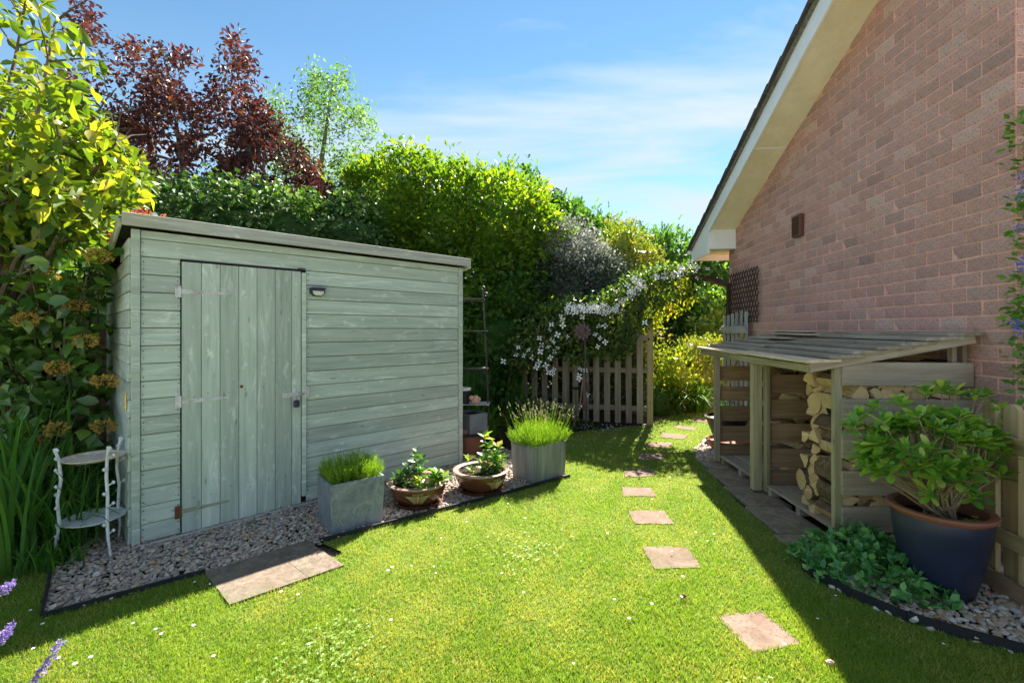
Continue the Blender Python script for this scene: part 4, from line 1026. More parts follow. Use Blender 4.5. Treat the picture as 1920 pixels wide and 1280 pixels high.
for (px, py, h, lab) in ((952, 335, .55, 'dark feathery conifer shoot sticking up above the hedge, left one'), (1040, 370, .60, 'dark feathery conifer shoot sticking up above the hedge, right one')):
    b = W(px, py+30, 11.0); t_ = thing('conifer_leader', lab, 'conifer', (b.x, b.y, 0), 0, 'dark conifer shoots above the hedge')
    mb = MB(); mb.tube([(0, 0, 0), (.03, 0, b.z-.4), (0, 0, b.z+h)], [.06, .03, .006], 5); mb.build('trunk', M['bark'], t_)
    tp = []
    for k in range(20):
        z = b.z-.5+k/26*(h+.5); a = random.uniform(0, 6.28); l = .42*(1-(k/26)*.7)
        for q in range(5): tp.append((Vector((math.cos(a)*l*q/5, math.sin(a)*l*q/5, z+.12*q/5)), Vector((math.cos(a), math.sin(a), .2))))
    P, D, n_, s = tip_leaves(tp, 4, .05, .17, 0, .4); mass('needle_sprays', T_SPRAY, P, D, n_, s, M['conifer'], t_)
shrub('ivy_hedge', 'dark ivy covered hedge showing just above the shed roof', 'hedge', [
    lump(250, 440, 6.6, 90, 80, .7), lump(350, 420, 6.7, 90, 72, .7), lump(450, 430, 6.9, 90, 75, .7), lump(550, 450, 7.1, 90, 80, .7), lump(640, 470, 7.3, 80, 85, .7)],
    M['ivy'], .085, 520, T_WIDE, csig=.09, per=10, core=.84, up=-.1, droop=.2, tip=M['birch'], tipfrac=.03)
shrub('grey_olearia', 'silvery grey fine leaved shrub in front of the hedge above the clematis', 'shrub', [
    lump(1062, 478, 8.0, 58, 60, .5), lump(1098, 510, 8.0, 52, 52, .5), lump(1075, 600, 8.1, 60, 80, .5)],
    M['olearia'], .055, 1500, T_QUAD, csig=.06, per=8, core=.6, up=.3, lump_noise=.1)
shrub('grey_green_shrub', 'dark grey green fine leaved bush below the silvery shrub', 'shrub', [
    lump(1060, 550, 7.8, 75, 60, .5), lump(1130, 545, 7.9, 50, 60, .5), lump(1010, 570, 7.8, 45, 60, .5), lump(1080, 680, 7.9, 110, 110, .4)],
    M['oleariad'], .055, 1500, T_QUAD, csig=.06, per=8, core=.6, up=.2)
shrub('golden_shrub', 'yellow green shrub with reddish tips to the right of the silvery one', 'shrub', [
    lump(1165, 475, 8.8, 42, 52, .4), lump(1200, 500, 8.8, 36, 45, .4), lump(1185, 560, 8.7, 50, 50, .4), lump(1180, 650, 8.7, 50, 80, .4)],
    M['spirea'], .06, 700, T_QUAD, csig=.07, per=8, core=.78, up=.6)
shrub('dark_laurel', 'dark green bush seen through the arch', 'shrub', [
    lump(1290, 600, 12.4, 70, 80, .7), lump(1350, 570, 12.6, 60, 90, .7), lump(1245, 600, 12.2, 44, 80, .6)],
    M['ivy'], .10, 260, T_WIDE, csig=.12, per=9, core=.86, up=.0)
shrub('light_leaved_bush', 'bright leafy bush beside the arch post near the house corner', 'shrub', [
    lump(1338, 580, 10.4, 26, 45, .3), lump(1325, 610, 10.3, 24, 40, .3), lump(1345, 640, 10.3, 28, 45, .3)],
    M['brightbush'], .12, 420, T_QUAD, csig=.10, per=7, core=.6, up=.6)
shrub('golden_bush', 'rounded yellow green bush beside the path just beyond the fence post', 'shrub', [
    lump(1262, 710, 8.0, 36, 52, .35), lump(1250, 740, 8.0, 26, 36, .3)],
    M['goldbush'], .055, 900, T_QUAD, csig=.07, per=8, core=.82, up=.6)
shrub('orange_tipped_bush', 'golden bush with orange young tips behind the path', 'shrub', [
    lump(1300, 670, 8.6, 34, 34, .35), lump(1330, 665, 8.8, 30, 30, .35), lump(1310, 710, 8.6, 36, 38, .35)],
    M['spirea'], .055, 900, T_QUAD, csig=.07, per=8, core=.82, up=.7)
shrub('fence_foot_shrub', 'low dark green foliage filling the corner between shed and picket fence', 'shrub', [
    lump(925, 640, 7.2, 60, 85, .4), lump(960, 570, 7.5, 60, 70, .4), lump(900, 720, 7.0, 60, 60, .4)],
    M['fern'], .09, 380, T_WIDE, csig=.10, per=8, core=.8, up=.2)

# purple plum tree with open branches
def tree_open(name, label, base, trunkpts, rad, n_limb, Lb, depth, mat, size, per, sig, T, spread, up, kids=3, barkm=None, filt=None, cull=None, droop=.1, single=False, wd=None):
    root = thing(name, label, 'tree', base)
    mb = MB(); pts = [Vector(p)-Vector(base) for p in trunkpts]; mb.tube(pts, rad, 10); mb.build('trunk', barkm or M['bark'], root, True)
    mb = MB(); tips = []
    if filt is not None:
        bv = np.array(base)
        def _pr(q):
            q = np.array([tuple(q)])+bv; a = [bool(filt(q)[0]) for _ in range(2)]; return a[0] or a[1]
        PRUNE[0] = _pr
    for k in range(n_limb):
        i = random.choice(range(max(1, len(pts)//2), len(pts))); a = random.uniform(0, 6.28)
        grow(mb, pts[i], (math.cos(a), math.sin(a)*.8, random.uniform(.2, 1.0)), Lb*random.uniform(.7, 1.1), rad[i]*.6, depth, tips, spread, up, 4, kids)
    PRUNE[0] = None
    mb.build('branches', barkm or M['bark'], root)
    P, D, n_, s = tip_leaves(tips, per, sig, size, droop)
    if filt is not None: k = filt(P+np.array(base)); P, D, n_, s = P[k], D[k], n_[k], s[k]
    if single: singles('leaf', T, P, D, n_, s, mat, root)
    else: mass('leaves', T, P, D, n_, s, mat, root, wd=None if wd is None else s*wd)
    return root, tips
def proj(P):
    Y = np.maximum(P[:, 1], .05); return 960+F*P[:, 0]/Y, 618-(P[:, 2]-EYE)*F/Y
def plum_filter(P):
    px, py = proj(P)
    top = np.interp(px, [110, 160, 200, 250, 330, 370, 420, 450, 480, 520, 560, 600, 650], [30, 10, 90, 70, 100, 85, 40, 45, 110, 170, 240, 330, 400])
    return (py > top+rng.normal(0, 14, len(P))) & (px < 660)

def airy_tree(name, label, base, trunk, rads, mask, n_t, depth, mat, size, per, sig, T, wd, barkm, droop=.2, bunch=.0, holes=.35, hs=1.0):
    """limbs reach out to target points spread through the crown; every target carries a spray of leaves"""
    root = thing(name, label, 'tree', base); bv = Vector(base)
    mb = MB(); pts = [Vector(p)-bv for p in trunk]; mb.tube(pts, rads, 8); mb.build('trunk', barkm, root, True)
    nodes = []; nr_ = []
    for a, b_, ra, rb in zip(pts, pts[1:], rads, rads[1:]):
        for t_ in (.0, .25, .5, .75): nodes.append(a.lerp(b_, t_)); nr_.append(ra+(rb-ra)*t_)
    nodes.append(pts[-1]); nr_.append(rads[-1])
    T_ = []
    tries = 0
    while len(T_) < n_t and tries < n_t*40:
        tries += 1
        px = random.uniform(mask[0][0], mask[0][-1]); top = np.interp(px, mask[0], mask[1]); bot = np.interp(px, mask[0], mask[2])
        if bot-top < 4: continue
        py = random.uniform(top, bot); Y = base[1]+random.gauss(0, depth)
        if mnoise.noise(Vector((px*.018*hs, py*.018*hs, Y*.5)))+.25*mnoise.noise(Vector((px*.06, py*.06, 3))) < -holes*.5+(.10 if py < top+25 else 0): continue
        T_.append(W(px, py, Y)-bv)
    T_.sort(key=lambda q: min((q-n_).length for n_ in nodes[::3]))
    mb = MB(); tips = []; A = [tuple(n_) for n_ in nodes]
    for q in T_:
        arr = np.array(A); w_ = np.array([1, 1, 1.0]); dd = np.linalg.norm((arr-np.array(q)), axis=1)+.5*np.maximum(0, arr[:, 2]-q.z)
        i_ = int(dd.argmin()); n0 = Vector(A[i_]); r0_ = max(.004, nr_[i_]*.62); L_ = (q-n0).length; k = max(2, int(L_/.16)); prev = n0; seg = [n0]
        off = Vector((random.gauss(0, .07), random.gauss(0, .07), random.uniform(-.02, .10)))*L_
        for u in range(1, k+1):
            t_ = u/k; c_ = n0.lerp(q, t_)+off*math.sin(math.pi*t_); seg.append(c_); A.append(tuple(c_)); nr_.append(max(.0035, r0_*(1-.55*t_)))
        mb.tube(seg, [max(.003, r0_*(1-.55*u/k)) for u in range(k+1)], 5 if r0_ > .012 else 4)
        d_ = (seg[-1]-seg[-2]).normalized(); tips.append((q, d_))
        if len(seg) > 3: tips.append((seg[-2], d_))
    mb.build('branches', barkm, root)
    P, D, n_, s_ = tip_leaves(tips, per, sig, size, droop)
    mass('leaves', T, P, D, n_, s_, mat, root, wd=s_*wd); return root
b = W(400, 600, 8.6); b = (b.x, 8.6, 0)
airy_tree('purple_plum_tree', 'purple leaved plum tree rising behind the middle of the shed', b, [(b[0], b[1], 0), (b[0]-.1, b[1], 1.5), tuple(W(380, 430, 8.6)), tuple(W(345, 330, 8.5)), tuple(W(330, 230, 8.4))], [.15, .12, .08, .05, .03],
          ([210, 250, 330, 360, 400, 430, 440, 470, 490, 520, 560], [180, 85, 110, 100, 150, 55, 45, 110, 190, 240, 330], [330, 380, 400, 420, 430, 430, 430, 430, 430, 430, 420]), 560, .45, M['plum'], .115, 13, .095, T_WIDE, .62, M['bark'], holes=.25)
b2 = W(300, 600, 8.9); b2 = (b2.x, 8.9, 0)
airy_tree('purple_plum_tree', 'slender purple plum stem crossing the sky near the magnolia', b2, [b2, tuple(W(300, 380, 8.9)), tuple(W(280, 260, 8.9)), tuple(W(225, 190, 8.8))], [.11, .08, .055, .03],
          ([115, 150, 170, 200, 230, 270, 320, 370], [110, 5, 10, 95, 75, 85, 95, 110], [200, 250, 290, 320, 340, 340, 320, 260]), 330, .4, M['plum'], .115, 11, .09, T_WIDE, .62, M['bark'], holes=.12)
b3 = W(530, 600, 8.2); b3 = (b3.x, 8.2, 0)
airy_tree('purple_plum_tree', 'lower purple plum growth leaning over the shed roof in front of the birch', b3, [b3, tuple(W(520, 440, 8.2)), tuple(W(500, 350, 8.1)), tuple(W(480, 260, 8.1))], [.11, .08, .05, .03],
          ([400, 440, 480, 520, 560, 600, 640, 660], [280, 230, 200, 160, 270, 340, 380, 420], [430, 440, 440, 445, 450, 450, 450, 450]), 380, .35, M['plum'], .115, 13, .095, T_WIDE, .62, M['bark'], holes=.3)
b4 = W(610, 600, 10.5); b4 = (b4.x, 10.5, 0)
airy_tree('birch_tree', 'tall light green feathery tree standing behind the plum and the hedge', b4, [b4, tuple(W(608, 430, 10.5)), tuple(W(600, 320, 10.5)), tuple(W(615, 220, 10.5)), tuple(W(625, 140, 10.5))], [.12, .09, .06, .035, .012],
          ([485, 510, 540, 575, 585, 600, 625, 645, 660, 685, 700, 730], [260, 165, 200, 165, 125, 115, 110, 130, 200, 180, 230, 330], [330, 420, 430, 430, 430, 430, 430, 430, 430, 430, 420, 400]), 900, .5, M['birch'], .10, 11, .12, T_QUAD, .8, M['barkpale'], droop=.6, holes=.3, hs=1.3)
shrub('back_hedge', 'dark green hedge beyond the brown fence at the left', 'hedge', [
    lump(-60, 480, 7.4, 140, 150, .7), lump(80, 470, 7.4, 130, 140, .7), lump(190, 470, 7.2, 80, 110, .6), lump(-20, 620, 7.0, 160, 90, .6), lump(150, 620, 6.9, 110, 90, .6)],
    M['ivy'], .10, 260, T_WIDE, csig=.10, per=10, core=.9, up=0)
# red-tipped tufts above the shed corner
rt = W(262, 402, 4.9); root = thing('red_leaved_shrub', 'red young shoots of a shrub poking over the left shed roof corner', 'shrub', (rt.x, rt.y, 0))
tp = []
mb = MB()
for k in range(18):
    p = W(random.uniform(205, 300), random.uniform(380, 460), random.uniform(4.8, 5.2))-Vector((rt.x, rt.y, 0)); mb.tube([(random.uniform(-.1, .1), 0, 0), (p.x*.6, p.y*.6, p.z*.6), tuple(p)], [.012, .008, .003], 4); tp.append((p, Vector((random.gauss(0, .4), 0, 1))))
mb.build('stems', M['bark'], root)
P, D, n_, s = tip_leaves(tp, 46, .07, .05, -.4, .6); mass('leaves', T_QUAD, P, D, n_, s, M['redtuft'], root)

# ================================================================== LEFT SIDE
# dark panel fence behind the shrubs
fA = Vector((-6.1, 3.35, 0)); fB = Vector((-3.55, 5.85, 0)); fd = (fB-fA).normalized(); fl = (fB-fA).length
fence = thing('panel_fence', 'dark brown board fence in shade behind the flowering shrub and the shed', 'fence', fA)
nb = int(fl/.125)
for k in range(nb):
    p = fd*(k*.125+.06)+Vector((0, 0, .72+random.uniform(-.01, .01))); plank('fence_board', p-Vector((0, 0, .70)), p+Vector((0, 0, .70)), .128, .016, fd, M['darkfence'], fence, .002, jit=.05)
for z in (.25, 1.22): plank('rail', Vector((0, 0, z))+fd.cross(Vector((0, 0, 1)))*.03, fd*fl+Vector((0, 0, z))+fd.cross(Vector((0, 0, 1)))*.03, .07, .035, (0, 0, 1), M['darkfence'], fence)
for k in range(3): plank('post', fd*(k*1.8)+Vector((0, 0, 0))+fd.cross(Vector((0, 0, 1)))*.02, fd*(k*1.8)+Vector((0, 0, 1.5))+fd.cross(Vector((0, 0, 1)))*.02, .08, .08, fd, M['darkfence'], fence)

# magnolia, big bright back-lit leaves
mg = Vector((-4.15, 3.5, 0)); root = thing('magnolia_tree', 'magnolia with large bright yellow green leaves filling the top left corner', 'tree', mg)
mb = MB(); mb.tube([(0, 0, 0), (.05, 0, .8), (.12, .05, 1.5)], [.07, .06, .05], 8)
mb.build('trunk', M['bark'], root, True)
mb = MB(); tips = []
for k in range(26):
    tx = random.uniform(-60, 285); ty = random.choice([random.uniform(-60, 400), random.uniform(220, 420)])
    lim = np.interp(ty, [-60, 0, 100, 200, 300, 350, 420], [50, 75, 165, 165, 265, 280, 190])
    tx = min(tx, lim-12); tgt = W(tx, ty, random.uniform(2.75, 3.9))-mg
    s0 = Vector((.08, .03, random.uniform(.7, 1.5))); mid = s0.lerp(tgt, .5)+Vector((random.gauss(0, .1), random.gauss(0, .1), .12))
    mb.tube([s0, s0.lerp(mid, .5)+Vector((0, 0, .05)), mid, mid.lerp(tgt, .5)+Vector((random.gauss(0, .04), 0, .03)), tgt], [.026, .021, .016, .011, .006], 6)
    dd = (tgt-mid).normalized()
    for q in (.35, .6, .8, 1.0):
        b_ = mid.lerp(tgt, q)
        for j in range(2):
            e = b_+(dd+Vector((random.gauss(0, .8), random.gauss(0, .8), random.gauss(0, .6)))).normalized()*random.uniform(.15, .34); mb.tube([b_, b_.lerp(e, .5)+Vector((0, 0, .02)), e], [.007, .005, .003], 4)
            tips += [(e, (e-b_).normalized()), (b_.lerp(e, .55), (e-b_).normalized())]
mb.build('branches', M['bark'], root)
P, D, n_, s = tip_leaves(tips, 11, .075, .115, .35, .8)
px, py = proj(P+np.array(mg)); lim = np.interp(py, [-60, 0, 100, 200, 300, 350, 420, 470], [60, 85, 190, 175, 262, 285, 215, 190])
k = (px < lim) & (py < 470) & ~((px > 205) & (py > 385)) & ~((px > 190) & (py > 440)); P, D, n_, s = P[k], D[k], n_[k], s[k]
n_ = unit(rng.normal(size=n_.shape)*.8+np.array([.1, -.5, .7]))
T_MAG = (T_OVAL[0]*np.array([.78, 1, 1.3]), T_OVAL[1]); singles('leaf', T_MAG, P, D, n_, s, M['magnolia'], root, 295)

# viburnum / dark glossy shrub with orange flower clusters
vb = Vector((-4.0, 3.75, 0)); root = thing('flowering_shrub', 'dark glossy shrub with orange brown flower clusters left of the shed', 'shrub', vb)
mb = MB(); tips = []
for k in range(105):
    tx = random.uniform(-40, 200); ty = random.uniform(330, 830)
    if ty > 640 and random.random() < .35: continue
    tgt = W(tx, ty, random.uniform(3.05, 4.1))-vb
    s0 = Vector((random.uniform(-.2, .2), random.uniform(-.1, .1), .0)); mid = s0.lerp(tgt, .55)+Vector((random.gauss(0, .08), .1, .1))
    mb.tube([s0, mid, tgt], [.014, .009, .004], 5); tips.append((tgt, Vector((random.gauss(.2, .5), random.gauss(-.5, .4), random.gauss(.2, .4))).normalized()))
    for q in (.5, .75): tips.append((mid.lerp(tgt, q), Vector((random.gauss(0, .7), random.gauss(-.4, .5), random.gauss(.1, .4))).normalized()))
mb.build('branches', M['bark'], root)
P, D, n_, s = tip_leaves(tips, 8, .085, .12, .15, .8); n_ = unit(rng.normal(size=n_.shape)*.6+np.array([.2, -.5, .8]))
px, py = proj(P+np.array(vb)); k = (px < 208); P, D, n_, s = P[k], D[k], n_[k], s[k]
singles('leaf', T_OVAL, P, D, n_, s, M['photinia'], root, 280)
FL = [(20, 500), (95, 512), (130, 535), (60, 590), (50, 600), (145, 575), (160, 640), (110, 690), (105, 805), (60, 830), (195, 715), (10, 470), (185, 480), (140, 420), (90, 460), (195, 800), (10, 570)]
for (px, py) in FL:
    c = np.array(W(px, py, random.uniform(3.02, 3.35)))-np.array(vb); m = 190
    u = sph(m)*np.array([.082, .06, .045])*rng.uniform(.6, 1, (m, 1)); o = mass('flower_cluster', T_WIDE, c+u, unit(u+np.array([0, 0, .03])), sph(m), .018*rng.uniform(.6, 1.3, m), M['flowerhead'], root)
    del o['kind']
# iris / daylily straps
def straps(name, label, c, n, L0, r, mat, lean=.5, wd=.018, cat='plant', seg=5, zc=0):
    root = thing(name, label, cat, c); V = []; Fc = []; rn = []
    for k in range(n):
        a = random.uniform(0, 6.28); b_ = Vector((random.gauss(0, r*.5), random.gauss(0, r*.5), zc)); l = L0*random.uniform(.6, 1.15); ln = lean*random.uniform(.3, 1.3)
        side = Vector((-math.sin(a), math.cos(a), 0)); w_ = wd*random.uniform(.7, 1.2); base = len(V); r_ = random.random()
        for i in range(seg+1):
            t_ = i/seg; out = ln*l*(t_**1.8); z = l*(t_-.55*ln*t_**3)
            p = b_+Vector((math.cos(a)*out, math.sin(a)*out, z)); ww = w_*(1-t_**3)*.5+.0006
            V += [p-side*ww, p+side*ww]
        for i in range(seg): Fc.append((base+2*i, base+2*i+1, base+2*i+3, base+2*i+2)); rn.append(r_)
    o = mesh_np('strap_leaves', V, Fc, mat, root, rn, smooth=True); o['kind'] = 'stuff'; return root
straps('iris_clump', 'tall dark green strap leaved clump at the left edge, front one', (-3.0, 2.75, 0), 90, .95, .22, M['strapdark'], .45, .024)
straps('iris_clump', 'strap leaved clump behind the front one at the left edge', (-3.35, 3.05, 0), 90, 1.05, .25, M['strapdark'], .40, .024)
straps('grass_clump', 'arching grassy clump just left of the white plant stand', (-2.86, 2.98, 0), 120, .62, .15, M['strapdark'], .8, .012)
straps('low_grass_tuft', 'low grassy tuft beside the gravel corner', (-2.72, 2.72, 0), 90, .22, .14, M['strapdark'], .8, .009)
straps('low_grass_tuft', 'low tuft at the foot of the iris leaves near the left edge', (-2.95, 2.52, 0), 80, .18, .16, M['strapdark'], .8, .008)
shrub('fern_patch', 'dark low foliage under the flowering shrub', 'plant', [((-3.45, 3.55, .12), (.45, .35, .28)), ((-3.1, 3.5, .1), (.3, .3, .2))], M['fern'], .05, 700, T_QUAD, csig=.06, core=.8, trunk=False)

# white wire plant stand
ps = Vector((-2.655, 2.93, 0)); root = thing('plant_stand', 'small chipped white two tier iron plant stand beside the shed', 'plant stand', ps)
legs = [(G(103, 1050)-ps, -1), (G(208, 1044)-ps, 1), (Vector((.02, .16, 0)), 0)]
for (b_, sgn) in legs:
    b_ = Vector((b_.x, b_.y, 0)); dirn = Vector((b_.x, b_.y, 0)).normalized(); a = dirn*.150
    pts = [b_, dirn*.172+Vector((0, 0, .10)), dirn*.157+Vector((0, 0, .22)), dirn*.166+Vector((0, 0, .36)), dirn*.150+Vector((0, 0, .48)), dirn*.158+Vector((0, 0, .60)), dirn*.175+Vector((0, 0, .665))]
    mb = MB(); mb.tube(pts, [.0065, .008, .0095, .0085, .009, .0085, .008], 8)
    for z, s_ in ((.13, 1), (.18, -1), (.30, 1), (.37, -1), (.43, 1), (.52, -1), (.60, 1)):
        q = dirn*.16+Vector((0, 0, z)); sd = Vector((-dirn.y, dirn.x, 0))*s_
        mb.tube([q, q+sd*.018+dirn*.01+Vector((0, 0, .014))], [.006, .004], 5)
        import bmesh
        for k in range(4):
            a_ = k*1.57; e = q+sd*.024+dirn*.014+Vector((0, 0, .02)); mb.tube([e, e+Vector((.010*math.cos(a_), .004, .010*math.sin(a_)))], [.007, .005], 5)
    for k in range(5):
        a_ = k*1.256; e = pts[-1]; mb.tube([e, e+Vector((.016*math.cos(a_), .006, .014*math.sin(a_)))], [.008, .007], 6)
    mb.build('leg', M['whiteiron'], root, True)
for z, mt, r_ in ((.59, M['rustywhite'], .155), (.205, M['whiteiron'], .158)):
    mb = MB(); n = 48; rr = [r_*(1+.035*abs(math.sin(k*math.pi/4))) for k in range(n)]
    V = [(0, 0, z)]+[(rr[k]*.80*math.cos(2*math.pi*k/n), rr[k]*.80*math.sin(2*math.pi*k/n), z-.004) for k in range(n)]+[(rr[k]*math.cos(2*math.pi*k/n), rr[k]*math.sin(2*math.pi*k/n), z+.010) for k in range(n)]
    V += [(x, y, zz_-.004) for x, y, zz_ in V[1+n:]]+[(x*.78, y*.78, z-.010) for x, y, zz_ in V[1+n:1+2*n]]
    Fc = [(0, 1+k, 1+(k+1) % n) for k in range(n)]
    for a_, b2_ in ((1, 1+n), (1+n, 1+2*n), (1+2*n, 1+3*n)): Fc += [(a_+k, b2_+k, b2_+(k+1) % n, a_+(k+1) % n) for k in range(n)]
    mb.add(V, Fc); mb.build('shelf', mt, root)

# lavender in the lower left corner
lv = Vector((-2.05, 1.62, 0)); root = thing('lavender', 'purple lavender spikes leaning in at the lower left corner', 'lavender', lv, 0)
sp = [((18, 1100), .36, 1.80), ((5, 1190), .3, 1.75), ((105, 1215), .26, 1.66), ((86, 1245), .22, 1.63), ((70, 1268), .19, 1.62), ((14, 1180), .3, 1.78), ((2, 1106), .35, 1.8), ((8, 1195), .3, 1.7)]
mb = MB()
for (pp, z, _) in sp:
    tip = G(pp[0], pp[1], z)-lv; mb.tube([(random.uniform(-.08, .08), random.uniform(-.05, .05), 0), (tip.x*.5, tip.y*.5, z*.75), tuple(tip)], [.002, .0016, .001], 4)
    m = 60; t_ = rng.random(m); c = np.array(tip)+np.outer(t_-.5, np.array([.035, .01, .045]))
    u = sph(m); o = mass('flower_spike', T_WIDE, c+u*.006, unit(u+np.array([.3, 0, .6])), sph(m), .010*rng.uniform(.7, 1.3, m), M['lavflower'], root); del o['kind']
mb.build('stems', M['lavleaf'], root)
straps('lavender_tuft', 'grey green tuft at the extreme lower left corner', (-1.93, 1.60, 0), 20, .10, .04, M['lavleaf'], .6, .004)
# ================================================================== PICKET FENCE, CLEMATIS, ARCH
pA = Vector((2.00, 6.77, 0)); pB = Vector((-.35, 7.35, 0)); pd = (pB-pA).normalized(); pl_ = (pB-pA).length; pn = Vector((pd.y, -pd.x, 0)); pn = pn if pn.y < 0 else -pn
pf = thing('picket_fence', 'weathered wooden picket fence partly covered by white clematis', 'fence', pA)
plank('post', Vector((.03, .02, -.02)), Vector((.03, .02, 1.56)), .085, .085, pd, M['tanwood'], pf, .005)
npk = 15
for k in range(npk):
    u = .12+k*.157; top = np.interp(k, [0, 1, 2, 3, 4, 5, 9, 15], [1.50, 1.46, 1.34, 1.2, 1.1, 1.02, .98, .95])+random.uniform(-.01, .01)
    p = pd*u+pn*.03; plank('picket', p+Vector((0, 0, .02+random.uniform(-.01, .01))), p+Vector((random.uniform(-.006, .006), 0, top-.02)), .088, .020, pd, M['picket'], pf, .004, jit=.03)
for z in (.24, .80): plank('rail', Vector((0, 0, z)), pd*pl_+Vector((0, 0, z)), .075, .035, (0, 0, 1), M['picket'], pf, .003)
plank('rail', Vector((0, 0, 1.28)), pd*.75+Vector((0, 0, 1.28)), .075, .035, (0, 0, 1), M['picket'], pf, .003)
for u in (1.2, 2.35): plank('post', pd*u-pn*.04-Vector((0, 0, .02)), pd*u-pn*.04+Vector((0, 0, 1.05)), .07, .07, pd, M['picket'], pf, .003)

# arch: two timber hoops with short braces
ar = thing('garden_arch', 'dark brown timber garden arch spanning from the fence post to the house corner', 'arch', (1.90, 6.85, 0))
def arch(dy):
    a0 = Vector((dy*.30, dy, 0)); a1 = Vector((1.355+dy*.47, dy+.08, 0)); H0 = 1.92
    H0 = 2.07; pts = [a0+(a1-a0)*t_+Vector((0, 0, H0+.16*math.sin(math.pi*t_)**.8)) for t_ in np.linspace(0.0, 1, 13)]
    for p, q in zip(pts, pts[1:]): plank('hoop_segment', p-(q-p)*.03, q+(q-p)*.03, .055, .045, (0, 0, 1), M['archwood'], ar, .004)
    plank('post', a0, a0+Vector((0, 0, H0+.03)), .06, .05, (1, 0, 0), M['archwood'], ar, .004)
    plank('post', a1, a1+Vector((0, 0, H0+.03)), .06, .05, (1, 0, 0), M['archwood'], ar, .004)
    return pts
p1 = arch(0); p2 = arch(.42)
for i in (3, 7, 11): plank('brace', p1[i]+Vector((0, 0, .02)), p2[i]+Vector((0, 0, .02)), .03, .03, (0, 0, 1), M['archwood'], ar, .003)
# expanding trellis fixed to the wall beside the arch
tr = thing('trellis', 'dark brown diamond trellis fixed between the arch and the brick wall', 'trellis', HM @ Vector((4.20, .05, 0)), HA)
mb = MB(); w_ = .95; z0, z1 = 1.50, 2.22
for s_ in (1, -1):
    for k in range(-9, 12):
        x0 = -w_+k*.085
        pts = []
        for t_ in np.linspace(0, 1, 2):
            pts.append((x0+s_*(t_*(z1-z0)*.62)+(0 if s_ > 0 else .5), z0+(z1-z0)*t_))
        (xa, za), (xb, zb_) = pts
        def clip(xa, za, xb, zb_, lo, hi):
            if xb == xa: return None
            o = []
            for x_ in (max(min(xa, xb), lo), min(max(xa, xb), hi)):
                o.append((x_, za+(zb_-za)*(x_-xa)/(xb-xa)))
            return o if o[1][0] > o[0][0]+.01 else None
        c = clip(xa, za, xb, zb_, -w_, 0)
        if c: plank('lath', (c[0][0], .006*s_, c[0][1]), (c[1][0], .006*s_, c[1][1]), .014, .009, (0, 0, 1), M['archwood'], tr, .001)
# grey gate folded back against the wall
gt = thing('picket_gate', 'silver grey picket gate folded open against the wall behind the log store', 'gate', (3.135, 6.15, 0))
ga = Vector((.055, .80, 0)); gdir = ga.normalized()
for k in range(6):
    p = gdir*(.03+k*.148); plank('picket', p+Vector((0, 0, .08)), p+Vector((0, 0, 1.66-.015*abs(k-1))), .075, .02, gdir, M['gatewood'], gt, .004)
gn = Vector((-.03, .0, 0))
for z in (.3, 1.40): plank('rail', gn+Vector((0, 0, z)), gn+gdir*.80+Vector((0, 0, z)), .10, .03, (0, 0, 1), M['gatewood'], gt, .004)
plank('diagonal_brace', gn+Vector((0, .06, 1.36)), gn+gdir*.74+Vector((0, 0, .34)), .075, .028, (0, 0, 1), M['tanwood'], gt, .004)

# clematis
cl = Vector((1.15, 6.70, 0)); root = thing('clematis', 'white flowering clematis rambling over the picket fence and arch', 'climber', cl)
def LW(px, py, Y): return tuple(W(px, py, Y)-cl)
path = [(955, 668), (985, 640), (1010, 610), (1035, 598), (1065, 588), (1100, 586), (1135, 588), (1165, 580), (1185, 555), (1200, 535), (1225, 520), (1252, 509), (1280, 505), (1303, 506)]
lumps_c = []
for (px, py), (rx, rz) in zip(path, [(16, 14), (22, 24), (24, 24), (26, 26), (30, 24), (34, 28), (32, 28), (28, 36), (24, 32), (22, 24), (20, 15), (16, 8), (13, 6), (10, 5)]): lumps_c.append((LW(px, py, 6.78), (rx*6.7/F, .17, rz*6.7/F)))
for (px, py, rx, rz) in ((985, 672, 26, 16), (1020, 650, 24, 22), (1055, 630, 26, 22), (1090, 622, 26, 26), (1130, 618, 28, 28), (1165, 612, 28, 26), (1195, 590, 22, 30), (1215, 560, 22, 26), (1010, 680, 16, 12), (1225, 545, 22, 24), (1262, 545, 14, 18), (1165, 650, 18, 16), (1130, 655, 14, 14), (1085, 665, 20, 14)):
    lumps_c.append((LW(px, py, 6.70), (rx*6.7/F, .12, rz*6.7/F)))
P, O = shell_points(lumps_c, 1250, .055, 7, lump_noise=.22); m = len(P)
d = unit(O*.5+rng.normal(size=(m, 3))*.8+np.array([0, 0, -.2])); mass('leaves', T_QUAD, P, d, unit(rng.normal(size=(m, 3))*.6+np.array([0, -.3, .8])), .065*rng.uniform(.6, 1.3, m), M['clematis'], root)
